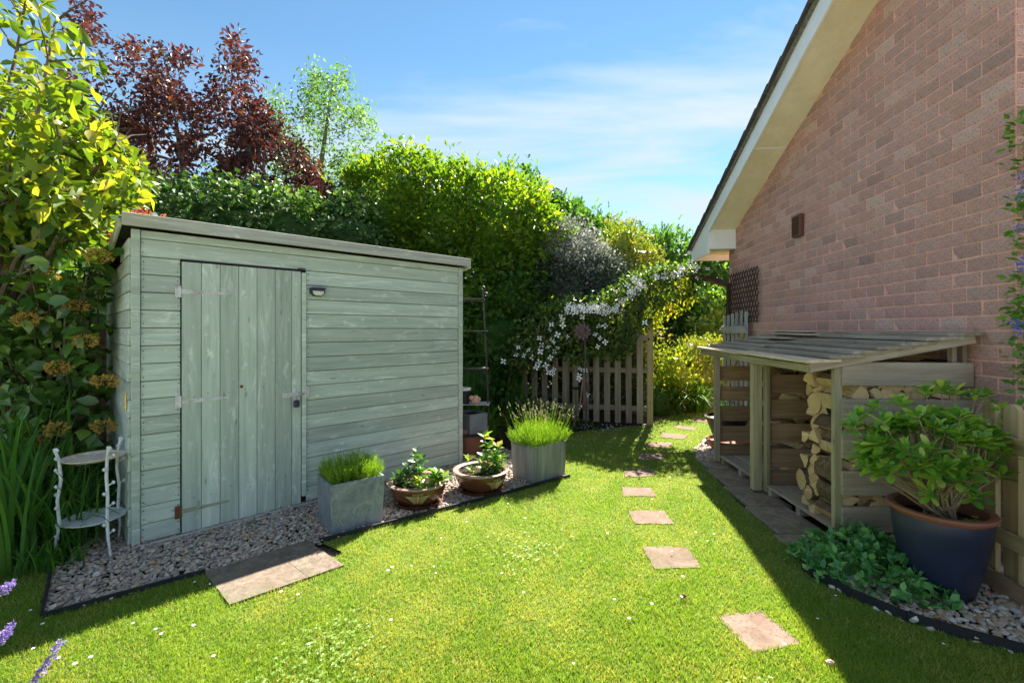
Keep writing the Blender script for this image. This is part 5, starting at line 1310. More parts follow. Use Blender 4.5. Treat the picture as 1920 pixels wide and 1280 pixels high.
# bright hanging shoots under the arch
tp = []
for (px, py) in ((1240, 560), (1250, 575), (1262, 560), (1228, 590), (1222, 610), (1275, 545), (1285, 535), (1250, 545), (1235, 575), (1292, 560), (1270, 570)):
    for q in range(5): tp.append((Vector(LW(px+random.uniform(-9, 9), py+random.uniform(-14, 14), 7.0)), Vector((random.gauss(0, .4), 0, -1))))
P, D, n_, s = tip_leaves(tp, 12, .05, .075, .4, .6); mass('hanging_leaves', T_WIDE, P, D, n_, s, M['goldbush'], root, wd=s*.6)
mb = MB()
for k in range(26):
    a = random.choice(path[1:10]); x, y = a; p = [Vector(LW(x, y, 6.72))]
    for q in range(6): x += random.uniform(-22, 18); y += random.uniform(2, 26); p.append(Vector(LW(x, min(y, 790), 6.66+random.uniform(-.05, .05))))
    mb.tube(p, [.006]*3+[.004]*4, 4)
mb.tube([Vector(LW(1075, 800, 6.5)), Vector(LW(1086, 770, 6.55)), Vector(LW(1092, 720, 6.6)), Vector(LW(1100, 650, 6.65))], [.018, .014, .012, .01], 6)
mb.tube([Vector(LW(1078, 795, 6.5)), Vector(LW(1080, 765, 6.55)), Vector(LW(1040, 755, 6.6)), Vector(LW(1010, 750, 6.65))], [.014, .012, .008, .005], 6)
mb.build('stems', M['barkpale'], root)
fl = [(1055, 612), (1034, 607), (1030, 620), (1012, 632), (1035, 635), (1040, 641), (1044, 650), (1026, 652), (1038, 658), (1012, 658), (992, 655), (983, 667), (974, 651), (942, 678), (1010, 680), (1005, 690), (1030, 672), (1025, 685), (1030, 697), (1036, 700), (1090, 690), (1085, 705), (1097, 693), (1088, 710), (1101, 738), (1063, 630), (1117, 625), (1127, 632), (1133, 640), (1122, 648), (1125, 612), (1135, 612), (1050, 594), (1054, 600), (966, 664), (1000, 672), (1016, 645), (1022, 690), (1040, 692), (1046, 628), (1065, 578), (1210, 603)]
for k in range(60): fl.append((random.uniform(1062, 1165), 572+abs(random.gauss(0, 12))))
for k in range(54):
    t_ = random.random(); fl.append((np.interp(t_, [0, .4, .7, 1], [1155, 1190, 1235, 1325]), np.interp(t_, [0, .4, .7, 1], [572, 535, 510, 502])+random.gauss(4, 8)))
V = []; Fc = []
for k in range(4):
    a = k*math.pi/2+.4; c_, s_ = math.cos(a), math.sin(a); b_ = len(V)
    for (l, w2, z) in ((.1, 0, 0), (.55, -.30, .08), (1.0, 0, .0), (.55, .30, .08)): V.append((l*c_-w2*s_, l*s_+w2*c_, z))
    Fc.append((b_, b_+1, b_+2, b_+3))
b_ = len(V); V += [(.14*math.cos(k*1.047), .14*math.sin(k*1.047), .07) for k in range(6)]; Fc.append(tuple(range(b_, b_+6)))
fm = me_py('flower', V, Fc); fm.materials.append(M['petal']); fm.materials.append(M['petalc']); fm.polygons[4].material_index = 1
for (px, py) in fl:
    o = bpy.data.objects.new('flower', fm); COL.objects.link(o); o.parent = root
    o.location = LW(px+random.uniform(-2, 2), py+random.uniform(-2, 2), 6.53+random.uniform(-.04, .06)); s = random.uniform(.038, .056); o.scale = (s, s, s)
    o.rotation_euler = (R(random.uniform(35, 100)), random.uniform(-.5, .5), random.uniform(-.6, .6))
# rusty metal sunflower on a stake
c = W(1092, 621, 6.38); sf = thing('metal_sunflower', 'rusty metal sunflower ornament on a stake in front of the fence', 'garden ornament', (c.x, c.y, 0))
mb = MB(); mb.tube([(.06, .02, -.02), (.05, .02, .5), (.04, .02, c.z-.1), (0, .02, c.z)], .011, 8)
mb.build('stake', M['bronze'], sf, True)
mb = MB(); mb.lathe([(0, .03), (.03, .028), (.055, .012), (.06, 0), (0, 0)], 16); o = mb.build('flower_centre', M['bronze'], sf, True); o.location = (0, 0, c.z); o.rotation_euler = (R(82), 0, 0)
for k in range(11):
    a = k*2*math.pi/11+.2; mb = MB(); mb.add([(.045, -.018, 0), (.09, -.026, .010), (.135, 0, -.006), (.09, .026, .010), (.045, .018, 0), (.10, 0, .0)], [(0, 1, 5), (1, 2, 5), (2, 3, 5), (3, 4, 5), (4, 0, 5)])
    o = mb.build('petal', M['bronze'], sf); o.location = (0, 0, c.z); o.rotation_euler = Matrix.Rotation(R(82), 3, 'X').to_4x4().to_euler(); o.matrix_local = Matrix.Translation((0, 0, c.z)) @ Matrix.Rotation(R(84), 4, 'X') @ Matrix.Rotation(a, 4, 'Z')
for zz2, sg in ((.72, 1), (.50, -1)):
    mb = MB(); mb.add([(0, 0, 0), (.05*sg, -.02, -.10), (.03*sg, -.01, -.24), (-.02*sg, -.02, -.10)], [(0, 1, 2, 3)]); o = mb.build('leaf', M['bronze'], sf); o.location = (.05, 0, zz2)
# small dark bird dish
c = W(1080, 728, 6.45); bd = thing('bird_dish', 'small dark dish on a thin stem in front of the pickets', 'bird dish', (c.x, c.y, 0))
mb = MB(); mb.lathe([(0, c.z-.01), (.04, c.z-.005), (.065, c.z+.015), (.068, c.z+.015), (.042, c.z-.012), (0, c.z-.018)], 16); mb.build('dish', M['iron'], bd, True)
mb = MB(); mb.tube([(0, 0, -.02), (0, 0, c.z-.01)], .006, 6); mb.build('stem', M['iron'], bd)

# planting in the bed below the fence
straps('agapanthus', 'bright strap leaved clump between the shed corner and the right planter', (-.42, 5.75, 0), 210, .56, .22, M['strap'], .85, .026)
straps('upright_iris', 'upright dark green iris leaves in front of the left pickets', (.05, 6.75, 0), 60, .75, .14, M['strapdark'], .25, .022)
straps('upright_iris', 'upright leaves beside the shed wall under the dark hedge', (-.55, 6.6, 0), 70, .9, .2, M['strapdark'], .25, .022)
shrub('ferny_plant', 'ferny low plant between the planter and the fence', 'plant', [((.55, 6.35, .12), (.22, .2, .22)), ((.3, 6.5, .15), (.2, .2, .25))], M['fern'], .05, 700, T_QUAD, csig=.05, core=.6, trunk=False)
shrub('seedling_tuft', 'small green plant on the soil at the foot of the clematis', 'plant', [((1.0, 6.42, .04), (.16, .12, .10))], M['fern'], .04, 700, T_QUAD, csig=.04, core=0, trunk=False)
shrub('brown_sprig', 'thin brownish sprig in front of the left pickets', 'plant', [((.30, 6.55, .45), (.07, .06, .16))], M['spirea'], .035, 500, T_QUAD, csig=.03, core=0, trunk=True)
straps('daylily_border', 'arching strap leaves under the golden bush beside the path', (2.85, 8.0, 0), 170, .75, .22, M['strap'], 1.0, .028)
straps('daylily_border', 'second arching strap leaved clump nearer the log store', (3.15, 7.95, 0), 150, .70, .20, M['strap'], 1.0, .028)
shrub('dark_underplanting', 'dark low leaves at the bed edge beyond the fence post', 'plant', [((2.5, 7.7, .12), (.35, .2, .28)), ((3.0, 8.2, .15), (.5, .25, .3))], M['fern'], .06, 500, T_QUAD, csig=.06, core=.8, trunk=False)

# ================================================================== CONTAINERS
def hollow_box(root, w_, d_, h, mat, taper=.93, wall=.018, name='box'):
    """open square planter, slightly tapered, near corner at the local origin, width along +x, depth along +y"""
    mb = MB(); cx, cy = w_/2, d_/2
    def ring(s, z, ins=0): return [(cx+sx*(w_/2*s-ins), cy+sy*(d_/2*s-ins), z) for sx, sy in ((-1, -1), (1, -1), (1, 1), (-1, 1))]
    Rr = [ring(taper, 0), ring(taper+(1-taper)*.5, h*.5), ring(1, h-.004), ring(1, h, .003), ring(1, h, wall-.002), ring(1, h-.004, wall), ring(1, h-.06, wall)]
    V = [v for r_ in Rr for v in r_]; Fc = [(i*4+k, i*4+(k+1) % 4, (i+1)*4+(k+1) % 4, (i+1)*4+k) for i in range(6) for k in range(4)]+[(3, 2, 1, 0)]
    mb.add(V, Fc); mb.build(name, mat, root)
    mb = MB(); s = ring(1, h-.03, wall); mb.add(s, [(0, 1, 2, 3)]); mb.build('soil', M['soil'], root)
def tuft(name, parent, cx, cy, rx, ry, z, n, hmax, mat, lean=.35, wd=.003, dome=True):
    x = rng.uniform(-1, 1, n); y = rng.uniform(-1, 1, n); rr = np.maximum(abs(x), abs(y))
    pos = np.stack([cx+x*rx, cy+y*ry, np.full(n, z)], 1); h = hmax*rng.uniform(.45, 1.0, n)*(1-(.45*rr**2 if dome else 0))
    d = np.stack([x*lean+rng.normal(0, .13, n), y*lean+rng.normal(0, .13, n), np.ones(n)], 1)
    return mass(name, T_BLADE, pos, d, rng.normal(size=(n, 3))*np.array([1, 1, .1]), h, mat, parent, wd=np.full(n, wd))
def feathery(parent, cx, cy, rx, ry, z, n, hmax, mat, name='foliage', lean=.4):
    """upright shoots clothed with short narrow leaves"""
    P = []; D = []; S = []
    for k in range(n):
        x, y = random.uniform(-1, 1), random.uniform(-1, 1); rr = max(abs(x), abs(y)); h = hmax*random.uniform(.5, 1)*(1-.4*rr*rr)
        dv = np.array([x*lean+random.gauss(0, .12), y*lean+random.gauss(0, .12), 1.0]); dv /= np.linalg.norm(dv); b_ = np.array([cx+x*rx, cy+y*ry, z])
        m_ = 16; t_ = rng.uniform(.05, 1, m_); P.append(b_+np.outer(t_*h, dv)); a = rng.uniform(0, 6.28, m_)
        D.append(dv*.9+np.stack([np.cos(a), np.sin(a), a*0], 1)*.55); S.append(np.full(m_, .035)*rng.uniform(.6, 1.2, m_))
    P = np.concatenate(P); D = unit(np.concatenate(D)); S = np.concatenate(S); m_ = len(P)
    return mass(name, T_BLADE, P, D, rng.normal(size=(m_, 3)), S, mat, parent, wd=np.full(m_, .0045))
p0 = Vector((-1.23, 3.121, 0)); a1_ = math.atan2(.233, .300)
pl1 = thing('square_planter', 'marbled grey metal cube planter with feathery green grass beside the shed door', 'planter', p0, a1_, 'square metal planters')
hollow_box(pl1, .385, .33, .345, M['zinc2'])
pp1 = thing('planter_plant', 'fine feathery green shoots growing in the marbled planter by the door', 'plant', p0+Vector((0, 0, .315)), a1_)
feathery(pp1, .19, .165, .16, .13, 0, 360, .21, M['lavleaf'], lean=.45)
tuft('tall_shoots', pp1, .19, .165, .17, .14, 0, 900, .30, M['lavleaf'], .35, .0028)
p0 = Vector((.205, 4.133, 0)); a2_ = math.atan2(.267, .319)
pl2 = thing('square_planter', 'streaked grey metal planter with bright lavender at the gravel corner', 'planter', p0, a2_, 'square metal planters')
hollow_box(pl2, .41, .335, .345, M['zinc3'])
pp2 = thing('planter_plant', 'bright yellow green lavender mound with upright buds in the right planter', 'plant', p0+Vector((0, 0, .315)), a2_)
feathery(pp2, .205, .167, .20, .15, 0, 520, .26, M['lavleaf'], lean=.55)
tuft('tall_shoots', pp2, .205, .167, .21, .16, 0, 900, .28, M['lavleaf'], .5, .003)
n = 110; x = rng.uniform(-1, 1, n); y = rng.uniform(-1, 1, n); h = rng.uniform(.25, .40, n)
pos = np.stack([.205+x*.17, .167+y*.13, np.full(n, .02)], 1); d = np.stack([x*.42+rng.normal(0, .06, n), y*.42+rng.normal(0, .06, n), np.ones(n)], 1)
mass('flower_stalks', T_BLADE, pos, d, rng.normal(size=(n, 3)), h, M['lavleaf'], pp2, wd=np.full(n, .004))
dd = unit(d); K = 5; PP = np.repeat(pos+dd*h[:, None]*.94, K, 0)+np.repeat(dd, K, 0)*rng.uniform(-.02, .02, (n*K, 1)); o = mass('buds', T_WIDE, PP, np.repeat(dd, K, 0)+rng.normal(size=(n*K, 3))*.5, rng.normal(size=(n*K, 3)), .014, M['lavtip'], pp2)

def bowl(name_label, c, r, h, seed, motifs):
    b_ = thing('glazed_bowl', name_label, 'plant pot', c, 0, 'glazed brown bowls on saucers')
    mb = MB(); mb.lathe([(0, .022), (r*.60, .022), (r*.66, .03), (r*.80, h*.42), (r*.88, h*.68), (r*.90, h*.86), (r*.905, h*.90)], 48); mb.build('body', M['glaze'], b_, True)
    mb = MB(); mb.lathe([(r*.88, h*.90), (r*.97, h*.91), (r*1.0, h*.95), (r*.995, h*.985), (r*.96, h), (r*.83, h*.99), (r*.80, h*.96), (r*.80, h*.80)], 48); mb.build('rim', M['glazerim'], b_, True)
    mb = MB(); mb.lathe([(0, 0), (r*.66, 0), (r*.76, .012), (r*.80, .034), (r*.77, .036), (r*.72, .016), (0, .012)], 48); mb.build('saucer', M['glaze'], b_, True)
    mb = MB(); mb.lathe([(0, h*.86), (r*.5, h*.85), (r*.82, h*.82)], 32, wob=.01); mb.build('soil', M['soil'], b_)
    q = random.Random(seed); mb = MB()
    def srf(a, z): rr = np.interp(z, [.03, h*.42, h*.68, h*.86], [r*.66, r*.80, r*.88, r*.90])+.002; return Vector((rr*math.cos(a), rr*math.sin(a), z))
    for a0 in motifs:
        for side in (-1, 1):
            for k in range(7):
                da = (.06+k*.065)*side; pts = [srf(a0+da*(1-t_)+side*.05*t_*(k*.5), h*(.68-.10*t_**2*3.2-.012*k*t_)-(.02 if side > 0 else 0)*0) for t_ in np.linspace(0, 1, 5)]
                mb.tube(pts, [.0012, .0024, .0024, .0018, .001], 4)
        mb.tube([srf(a0+.01, h*.75), srf(a0, h*.55), srf(a0-.02, h*.3)], [.0035, .003, .001], 4)
        for k in range(6): mb.tube([srf(a0+(k-2.5)*.05, h*.72), srf(a0+(k-2.5)*.075, h*.80)], [.0022, .001], 4)
    mo = mb.build('motif', M['motif'], b_); mo['kind'] = 'stuff'
    return b_
bowl('glazed brown bowl with straw coloured leaf motif beside the marbled planter', (-.761, 3.74, 0), .250, .185, 1, (R(-79), R(40), R(160)))
bowl('glazed brown bowl standing left of the streaked planter, motif at its right side', (-.270, 4.03, 0), .247, .190, 2, (R(-48), R(70), R(190)))
def leafy(root, stems, per, size, mat, T=T_OVAL, sig=.02, limit=60, up=.2, stemmat=None):
    mb = MB(); tp = []
    for (a, b_, h) in stems:
        p = Vector((a, b_, 0)); q = p+Vector((random.gauss(0, .03), random.gauss(0, .03), h)); mb.tube([p, p.lerp(q, .5)+Vector((random.gauss(0, .008), 0, 0)), q], [.005, .004, .003], 5)
        for k in range(per):
            t_ = .25+.75*k/per; tp.append((p.lerp(q, t_), Vector((math.cos(k*2.4), math.sin(k*2.4), up))))
        for k in range(5): tp.append((q, Vector((math.cos(k*1.25), math.sin(k*1.25), .8))))
    mb.build('stems', stemmat or M['strapdark'], root)
    P = np.array([tuple(p) for p, _ in tp])+rng.normal(size=(len(tp), 3))*sig*.4; D = unit(np.array([tuple(d) for _, d in tp])+rng.normal(size=(len(tp), 3))*.25); m_ = len(P)
    singles('leaf', T, P, D, unit(rng.normal(size=(m_, 3))*.3+np.array([0, 0, 1])), size*rng.uniform(.7, 1.2, m_), mat, root, limit)
z = .16
b1 = thing('bowl_plant', 'tall dark leaved sprig in the bowl beside the marbled planter', 'plant', (-.79, 3.76, z)); leafy(b1, [(.0, .02, .25), (.03, .04, .20), (-.02, .05, .18), (-.05, .03, .12)], 16, .062, M['potdark'], limit=90)
b1b = thing('bowl_plant', 'yellow tipped young plant at the right of the bowl beside the marbled planter', 'plant', (-.70, 3.66, z)); leafy(b1b, [(.0, -.02, .13), (.07, .02, .10), (.11, .04, .07), (.04, -.05, .05), (.09, -.03, .06), (-.03, -.06, .04), (.13, .05, .07)], 6, .075, M['potplant'], limit=100)
b1c = thing('bowl_plant', 'low dark leaves at the left side of the bowl beside the marbled planter', 'plant', (-.90, 3.70, z)); leafy(b1c, [(.0, .0, .06), (.04, -.04, .04), (-.03, .03, .08), (.03, .06, .05)], 6, .06, M['potdark'], limit=60)
b2 = thing('bowl_plant', 'upright lily like stem with drooping narrow leaves in the bowl left of the streaked planter', 'plant', (-.20, 4.02, z)); leafy(b2, [(.0, .0, .30), (.02, .0, .22), (.05, -.03, .15), (-.05, -.05, .10), (.08, .02, .10)], 14, .085, M['potplant'], T_QUAD, limit=120, up=.1)
b2b = thing('bowl_plant', 'small yellow green seedling at the left of the bowl with the tall stem', 'plant', (-.37, 4.0, z)); leafy(b2b, [(.0, .0, .09), (.06, -.06, .03)], 5, .07, M['potplant'], T_QUAD, limit=40)
b2c = thing('bowl_plant', 'bushy low green leaves at the front of the bowl with the tall stem', 'plant', (-.17, 3.93, z)); leafy(b2c, [(.0, -.02, .06), (-.05, -.0, .05), (.05, .02, .07), (.02, .05, .05), (-.08, .02, .05)], 9, .05, M['potdark'], limit=80)

# terracotta pot behind the shed corner, shelf board and trough on it
tp_ = thing('terracotta_pot', 'weathered terracotta pot half hidden behind the right end of the shed', 'plant pot', (-.50, 5.30, 0))
mb = MB(); mb.lathe([(0, 0), (.15, 0), (.20, .18), (.215, .24), (.235, .245), (.238, .30), (.215, .30), (.20, .24), (0, .22)], 36); mb.build('body', M['terracotta'], tp_, True)
et = thing('plant_etagere', 'tall black wrought iron shelf stand behind the right end of the shed', 'shelf stand', (-.42, 5.30, 0))
mb = MB(); 
mb.tube([(.16, 0, .0), (.135, 0, .9), (.09, 0, 1.80)], .010, 8)
for k in range(12):
    a = k*.62; r_ = .036*(1-k/16); 
mb.tube([Vector((.09+.030-.03*math.cos(a)*(1-a/9), 0, 1.80+.03*math.sin(a)*(1-a/9))) for a in np.linspace(0, 6.5, 20)], .007, 6)
mb.tube([Vector((.085+.028*math.sin(a)*(1-a/10), 0, 1.875-.03*math.cos(a)*(1-a/10))) for a in np.linspace(0, 7.5, 20)], .007, 6)
mb.tube([(.09, 0, 1.78), (.088, 0, 1.86)], .009, 8)
mb.build('upright', M['iron'], et, True)
mb = MB(); mb.tube([(-.30, .18, .0), (-.28, .18, .9), (-.24, .18, 1.8)], .010, 8); mb.build('upright', M['iron'], et, True)
for z, wv in ((1.755, .09), (1.385, .12), (.955, .135), (.545, .15)):
    mb = MB(); mb.bar((-.32, .06, z), (wv+.01, .06, z), .012, .20); mb.build('shelf', M['steel'] if z < .7 else M['iron'], et)
    mb = MB()
    if z > 1.6:
        for k in range(12):
            x = -.30+k*.034; mb.tube([(x, -.03, z-.01), (x+.012, -.03, z-.04), (x+.024, -.03, z-.01)], .004, 4)
    else:
        mb.tube([Vector((wv-.03-.035*math.cos(a)*(1-a/9), -.02, z-.04+.035*math.sin(a)*(1-a/9))) for a in np.linspace(0, 6.3, 16)], .004, 5)
    mb.build('scroll', M['iron'], et)
t2 = thing('metal_trough', 'small grey metal trough standing behind the shed corner', 'planter', W(886, 812, 5.10), SA*.9)
_o = t2.location.copy(); hollow_box(t2, .24, .30, .215, M['zinc'], .97, .012)
for ch in t2.children: ch.location = (-.0, 0, 0)
t2.location = W(881, 815, 5.02)
sh = thing('shelf_board', 'thin dark shelf board under the grey metal trough', 'board', (t2.location.x, t2.location.y, t2.location.z-.02)); mb = MB(); mb.box((.0, .15, .0), (.42, .34, .018)); mb.build('board', M['black'], sh)
sh.location.x -= .02
c = W(870, 758, 5.28); bp = thing('black_pot', 'small black pot with a white rim on the iron shelf', 'plant pot', (c.x, 5.33, .552))
mb = MB(); mb.lathe([(0, 0), (.055, 0), (.068, .15), (.070, .165), (.06, .165), (.055, .12), (0, .12)], 24); mb.build('body', M['black'], bp, True)
mb = MB(); mb.lathe([(.066, .150), (.075, .152), (.078, .178), (.066, .182), (.060, .16)], 24); mb.build('rim', M['white'], bp, True)
c = W(891, 757, 5.28); po = thing('pink_ornament', 'pink shell like ornament on the iron shelf beside the black pot', 'ornament', (c.x, 5.28, .553))
mb = MB()
for k in range(9):
    a = k*.7; mb.lathe([(0, -.03), (.022, -.02), (.032, 0), (.022, .022), (0, .03)], 8, (.045*math.cos(a)*(.4+.6*(k % 2)), .03*math.sin(a), .032+.018*(k % 3)))
mb.build('shells', M['pinkshell'], po)

# ================================================================== BIG BLUE POT, BUSH, PERIWINKLE, SIDE FENCE
BP = Vector((2.31, 2.49, 0)); bp = thing('blue_glazed_pot', 'very large dark blue glazed pot with a terracotta coloured rim', 'plant pot', BP)
mb = MB(); mb.lathe([(0, 0), (.125, 0), (.135, .01), (.165, .12), (.19, .24), (.205, .34), (.210, .405), (.205, .42)], 64); mb.build('body', M['navy'], bp, True)
mb = MB(); mb.lathe([(.203, .405), (.214, .420), (.226, .428), (.229, .438), (.224, .448), (.205, .452), (.190, .446), (.185, .43), (.182, .36)], 64); mb.build('rim', M['rimterra'], bp, True)
mb = MB(); mb.lathe([(0, .400), (.1, .398), (.186, .385)], 32, wob=.02); mb.build('soil', M['soil'], bp)
mb = MB()
for (x, y) in ((-.02, -.14), (.12, -.07)):
    for k in range(5):
        a = k*1.256; mb.add([(x, y, .415), (x+.012*math.cos(a-.4), y+.012*math.sin(a-.4), .422), (x+.017*math.cos(a), y+.017*math.sin(a), .42), (x+.012*math.cos(a+.4), y+.012*math.sin(a+.4), .422)], [(0, 1, 2, 3)])
mb.build('fallen_flower', simple('yellow_flower', (.75, .45, .03), .6), bp)
P = []; D = []
for (x, y) in ((.05, -.10), (.09, -.11), (.07, -.13)):
    for k in range(6): P.append((x, y, .405)); D.append((math.cos(k*1.05), math.sin(k*1.05), .5))
mass('seedling_leaves', T_OVAL, np.array(P), unit(np.array(D)), np.tile([0, 0, 1.0], (len(P), 1)), .032, M['vinca'], bp)
bu = thing('potted_bush', 'bushy evergreen with bright green leaf rosettes growing in the big blue pot', 'bush', BP+Vector((0, 0, .40)))
bo = np.array(BP+Vector((0, 0, .40)))
heads = []
cen = np.array(W(1752, 850, 2.50))
for k in range(112):
    u = sph(1)[0]; u[2] = abs(u[2])*.9-.22
    px = 1752+u[0]*168*random.uniform(.72, 1.0); base_y = 860-u[2]*128*random.uniform(.8, 1.02)
    Y = 2.50+u[1]*.30
    heads.append((px, base_y, Y))
for px, py, Y in ((1610, 780, 2.45), (1640, 765, 2.5), (1600, 800, 2.35), (1690, 755, 2.5), (1735, 735, 2.55), (1790, 735, 2.6), (1830, 745, 2.6), (1870, 770, 2.55), (1895, 800, 2.5), (1905, 850, 2.45), (1880, 890, 2.4), (1640, 830, 2.3), (1700, 840, 2.2), (1760, 890, 2.2), (1800, 900, 2.2), (1825, 930, 2.2), (1745, 925, 2.2), (1655, 790, 2.3), (1850, 740, 2.7), (1765, 728, 2.6), (1720, 780, 2.3), (1800, 780, 2.3), (1850, 830, 2.3), (1700, 800, 2.4)): heads.append((px, py, Y))
mb = MB(); P = []; D = []; S = []
for (px, py, Y) in heads:
    t_ = np.array(W(px, py, Y))-bo; t_[2] = max(t_[2], .06); tv = Vector(t_)
    b_ = Vector((random.gauss(0, .03), random.gauss(0, .03), -.01)); mid = Vector((tv.x*.42+random.gauss(0, .02), tv.y*.42+random.gauss(0, .02), tv.z*.45+random.uniform(-.02, .03)))
    mb.tube([b_, b_.lerp(mid, .5)+Vector((0, 0, -.01)), mid, mid.lerp(tv, .5)+Vector((random.gauss(0, .012), random.gauss(0, .012), 0)), tv], [.009, .0075, .006, .0045, .0035], 5)
    ax_ = unit(np.array(tv-mid)+np.array([0, 0, .12])); sd = unit(np.cross(ax_, [0, 0, 1.0]) if abs(ax_[2]) < .95 else np.array([1., 0, 0])); sd2 = np.cross(ax_, sd)
    q_ = random.randint(7, 9); ph = random.uniform(0, 6.28)
    for ring_, (cnt, el, sz, off) in enumerate(((q_-2, .35, .080, -.02), (q_-3, .85, .068, .0), (3, 1.5, .046, .006))):
        for k in range(cnt):
            a = ph+ring_*.5+k*2*math.pi/cnt; dr = sd*math.cos(a)+sd2*math.sin(a)
            P.append(t_+ax_*off); D.append(dr+ax_*el); S.append(sz*random.uniform(.8, 1.2))
mb.build('branches', M['barkpale'], bu, True)
P = np.array(P); D = unit(np.array(D)); S = np.array(S); nn = unit(np.array([0, 0, 1.0])+rng.normal(size=P.shape)*.2)
T_PIT = (np.array([(0, 0, 0), (.15, .3, .03), (.22, .62, .05), (.15, .88, .03), (0, 1, -.02), (-.15, .88, .03), (-.22, .62, .05), (-.15, .3, .03), (0, .62, .0)]),
         np.array([(0, 1, 8), (1, 2, 8), (2, 3, 8), (3, 4, 8), (4, 5, 8), (5, 6, 8), (6, 7, 8), (7, 0, 8)]))
cull = 1.0+.5*(-(P+bo)[:, 1]+2.5)
singles('leaf', T_PIT, P, D, nn, S, M['pittos'], bu, 298, cull=cull)

# periwinkle mat
vn = Vector((1.95, 2.68, 0)); root = thing('periwinkle', 'mat of dark glossy periwinkle leaves spreading at the foot of the log store', 'ground cover', vn)
lv_ = [((x-vn.x, y-vn.y, .03), (rx, ry, rz)) for x, y, rx, ry, rz in ((1.90, 2.74, .19, .16, .12), (2.05, 2.72, .20, .14, .16), (1.98, 2.58, .20, .14, .12), (2.12, 2.56, .15, .12, .12), (2.02, 2.44, .16, .09, .07), (1.84, 2.60, .12, .12, .07), (2.15, 2.78, .15, .12, .14), (2.13, 2.36, .09, .07, .05))]
P, O = shell_points(lv_, 2600, .02, 6, ztrim=.0, lump_noise=.12); m = len(P)
top = O[:, 2] > -.1; P, O = P[top], O[top]; m = len(P)
D = unit(O*.5+rng.normal(size=(m, 3))*.7+np.array([0, 0, .3])); n_ = unit(O+rng.normal(size=(m, 3))*.3+np.array([0, 0, .8]))
singles('leaf', T_OVAL, P, D, n_, .048*rng.uniform(.6, 1.25, m), M['vinca'], root, 290)
ico_blob('inner_foliage', lv_, M['vinca'], root, .55)
# thin runners reaching over the paving
straps('periwinkle_runner', 'thin green shoots of periwinkle creeping over the last paving slab', (1.78, 2.86, 0), 16, .12, .05, M['vinca'], .9, .02)

# wooden side fence at the right edge
sA = Vector((2.66, 2.62, 0)); sB = Vector((2.50, 1.75, 0)); sd_ = (sB-sA).normalized(); sn = Vector((-1, .18, 0)).normalized()
sf_ = thing('side_fence', 'tan wooden fence with round topped palings at the right edge behind the blue pot', 'fence', sA)
for k in range(7):
    p = sd_*(.045+k*.140)+sn*-.02; h = 1.0+random.uniform(-.01, .01)
    mb = MB(); pr = [(-.045, -.03), (.045, -.03)]+[(.045*math.cos(a), h-.045+.045*math.sin(a)) for a in np.linspace(0, math.pi, 9)]
    n = len(pr); V = [p+sd_*x+sn*.012+Vector((0, 0, z_)) for x, z_ in pr]+[p+sd_*x-sn*.012+Vector((0, 0, z_)) for x, z_ in pr]
    V = [(v.x-p.x, v.y-p.y, v.z) for v in V]; mb.add(V, [tuple(range(n)), tuple(range(n, 2*n))[::-1]]+[(i, i+n, (i+1) % n+n, (i+1) % n) for i in range(n)])
    # grain runs along local x in the wood material, so build lying down and stand it up
    V2 = [(v[2], v[0], v[1]) for v in mb.v]; me = me_py('paling', V2, mb.f); import bmesh
    bm = bmesh.new(); bm.from_mesh(me); bmesh.ops.recalc_face_normals(bm, faces=bm.faces); bm.to_mesh(me); bm.free()
    o = link('paling', me, sf_, M['tanwood']); o.matrix_local = Matrix.Translation(p) @ Matrix(((0, 1, 0, 0), (0, 0, 1, 0), (1, 0, 0, 0), (0, 0, 0, 1)))
for z in (.30, .80): plank('rail', sn*.020+Vector((0, 0, z)), sd_*.98+sn*.020+Vector((0, 0, z)), .08, .03, (0, 0, 1), M['tanwood'], sf_, .004)
plank('gravel_board', sn*.030+Vector((0, 0, .03)), sd_*.98+sn*.030+Vector((0, 0, .03)), .14, .03, (0, 0, 1), M['brownwood'], sf_, .004)
# ceanothus on the house return wall
cn_ = Vector((3.02, 2.56, 0)); root = thing('ceanothus', 'blue flowered ceanothus at the far right edge beside the house corner', 'climber', cn_)
lm_ = [((2.90+random.uniform(-.01, .02)-cn_.x, 2.56-cn_.y, z), (.065+.015*math.sin(z*5), .05, .15)) for z in np.arange(1.12, 2.55, .17)]
P, O = shell_points(lm_, 1500, .03, 6); m = len(P); 
mass('leaves', T_QUAD, P, unit(O+rng.normal(size=(m, 3))*.6+np.array([0, 0, .3])), unit(rng.normal(size=(m, 3))*.5+np.array([0, 0, 1])), .05*rng.uniform(.6, 1.2, m), M['ceanothus'], root)
mb = MB(); mb.tube([(.1, .03, -.02), (.12, .03, 1.0), (.1, .03, 2.5)], [.02, .015, .006], 6); mb.build('stem', M['bark'], root)
for (px, py) in ((1903, 605), (1908, 622), (1915, 612), (1912, 350), (1916, 368), (1910, 330), (1914, 490), (1916, 500), (1912, 428)):
    c = np.array(W(px, py, 2.50))-np.array(cn_); u = sph(46); o = mass('flower_cluster', T_WIDE, c+u*np.array([.014, .014, .018]), u, sph(46), .010, M['blueflower'], root); del o['kind']
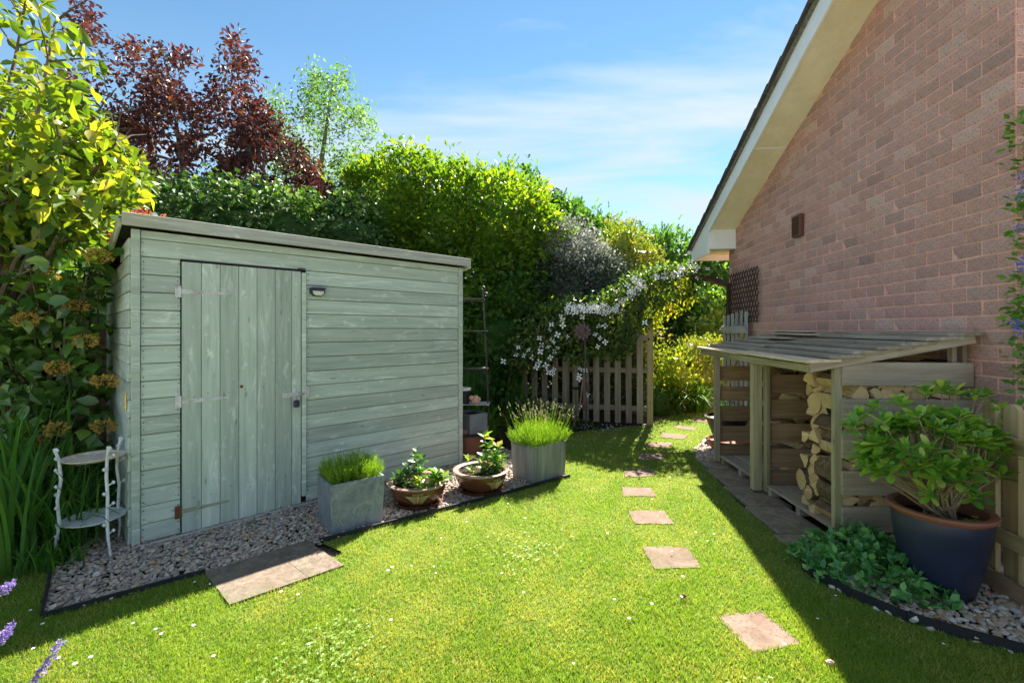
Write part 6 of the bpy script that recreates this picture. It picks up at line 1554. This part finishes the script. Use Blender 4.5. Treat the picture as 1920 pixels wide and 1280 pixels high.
# pots beyond the log store
q = thing('dark_bowl', 'dark round bowl standing on the chippings behind the log store', 'plant pot', (2.72, 5.85, 0))
mb = MB(); mb.lathe([(0, 0), (.14, 0), (.24, .26), (.26, .30), (.24, .31), (.22, .27), (0, .26)], 32); mb.build('body', M['black'], q, True)
straps('bowl_shoots', 'thin shoots growing in the dark bowl behind the log store', (2.72, 5.85, .26), 26, .3, .08, M['fern'], .4, .02)
q = thing('terracotta_bowl', 'low terracotta bowl just beyond the slatted far end of the log store', 'plant pot', (2.50, 5.35, 0))
mb = MB(); mb.lathe([(0, 0), (.16, 0), (.22, .10), (.24, .13), (.22, .135), (.20, .10), (0, .09)], 32); mb.build('body', M['terracotta'], q, True)
# soil mound strip in front of the picket fence
struct(sheet('soil_bed', [(.45, 5.0), (.62, 5.8), (.86, 6.36), (1.4, 6.60), (2.03, 6.86), (2.3, 7.3), (1.5, 8.5), (-2, 8.5), (-1.2, 6.4), (.1, 5.5)], -.006, M['soil']))
lit = [(rng.uniform(.75, 2.0), rng.uniform(6.35, 6.9)) for _ in range(90)]
P = np.array([(x, y, .004) for x, y in lit]); m = len(P)
o = mass('fallen_petals', T_WIDE, P, rng.normal(size=(m, 3))*np.array([1, 1, .1]), np.tile([0, 0, 1.0], (m, 1)), .03, M['petal'], None); o['label'] = 'white petals fallen on the soil below the clematis'; o['category'] = 'petals'
# small bits lying on the lawn
for px, py, mt, lab in ((1281, 1125, 'rust', 'small brown fir cone or leaf lying on the lawn'), (1556, 1251, 'pinkshell', 'small pinkish wood chip on the lawn near the shadow edge')):
    c = G(px, py); o = thing('lawn_litter', lab, 'litter', c); mb = MB(); mb.lathe([(0, 0), (.012, .004), (.014, .014), (.006, .022), (0, .024)], 7); s_ = mb.build('chip', M[mt], o); s_.scale = (1.3, .8, .8); s_.location = (0, 0, .015)

struct(sheet('bounce_sheet', [(-9, -9), (9, -9), (9, -.9), (-9, -.9)], .004, simple('pale_bounce', (.58, .51, .43), .9, .1, ns=3)))  # unseen pale sheet added behind the camera to bounce sunlight onto the shed
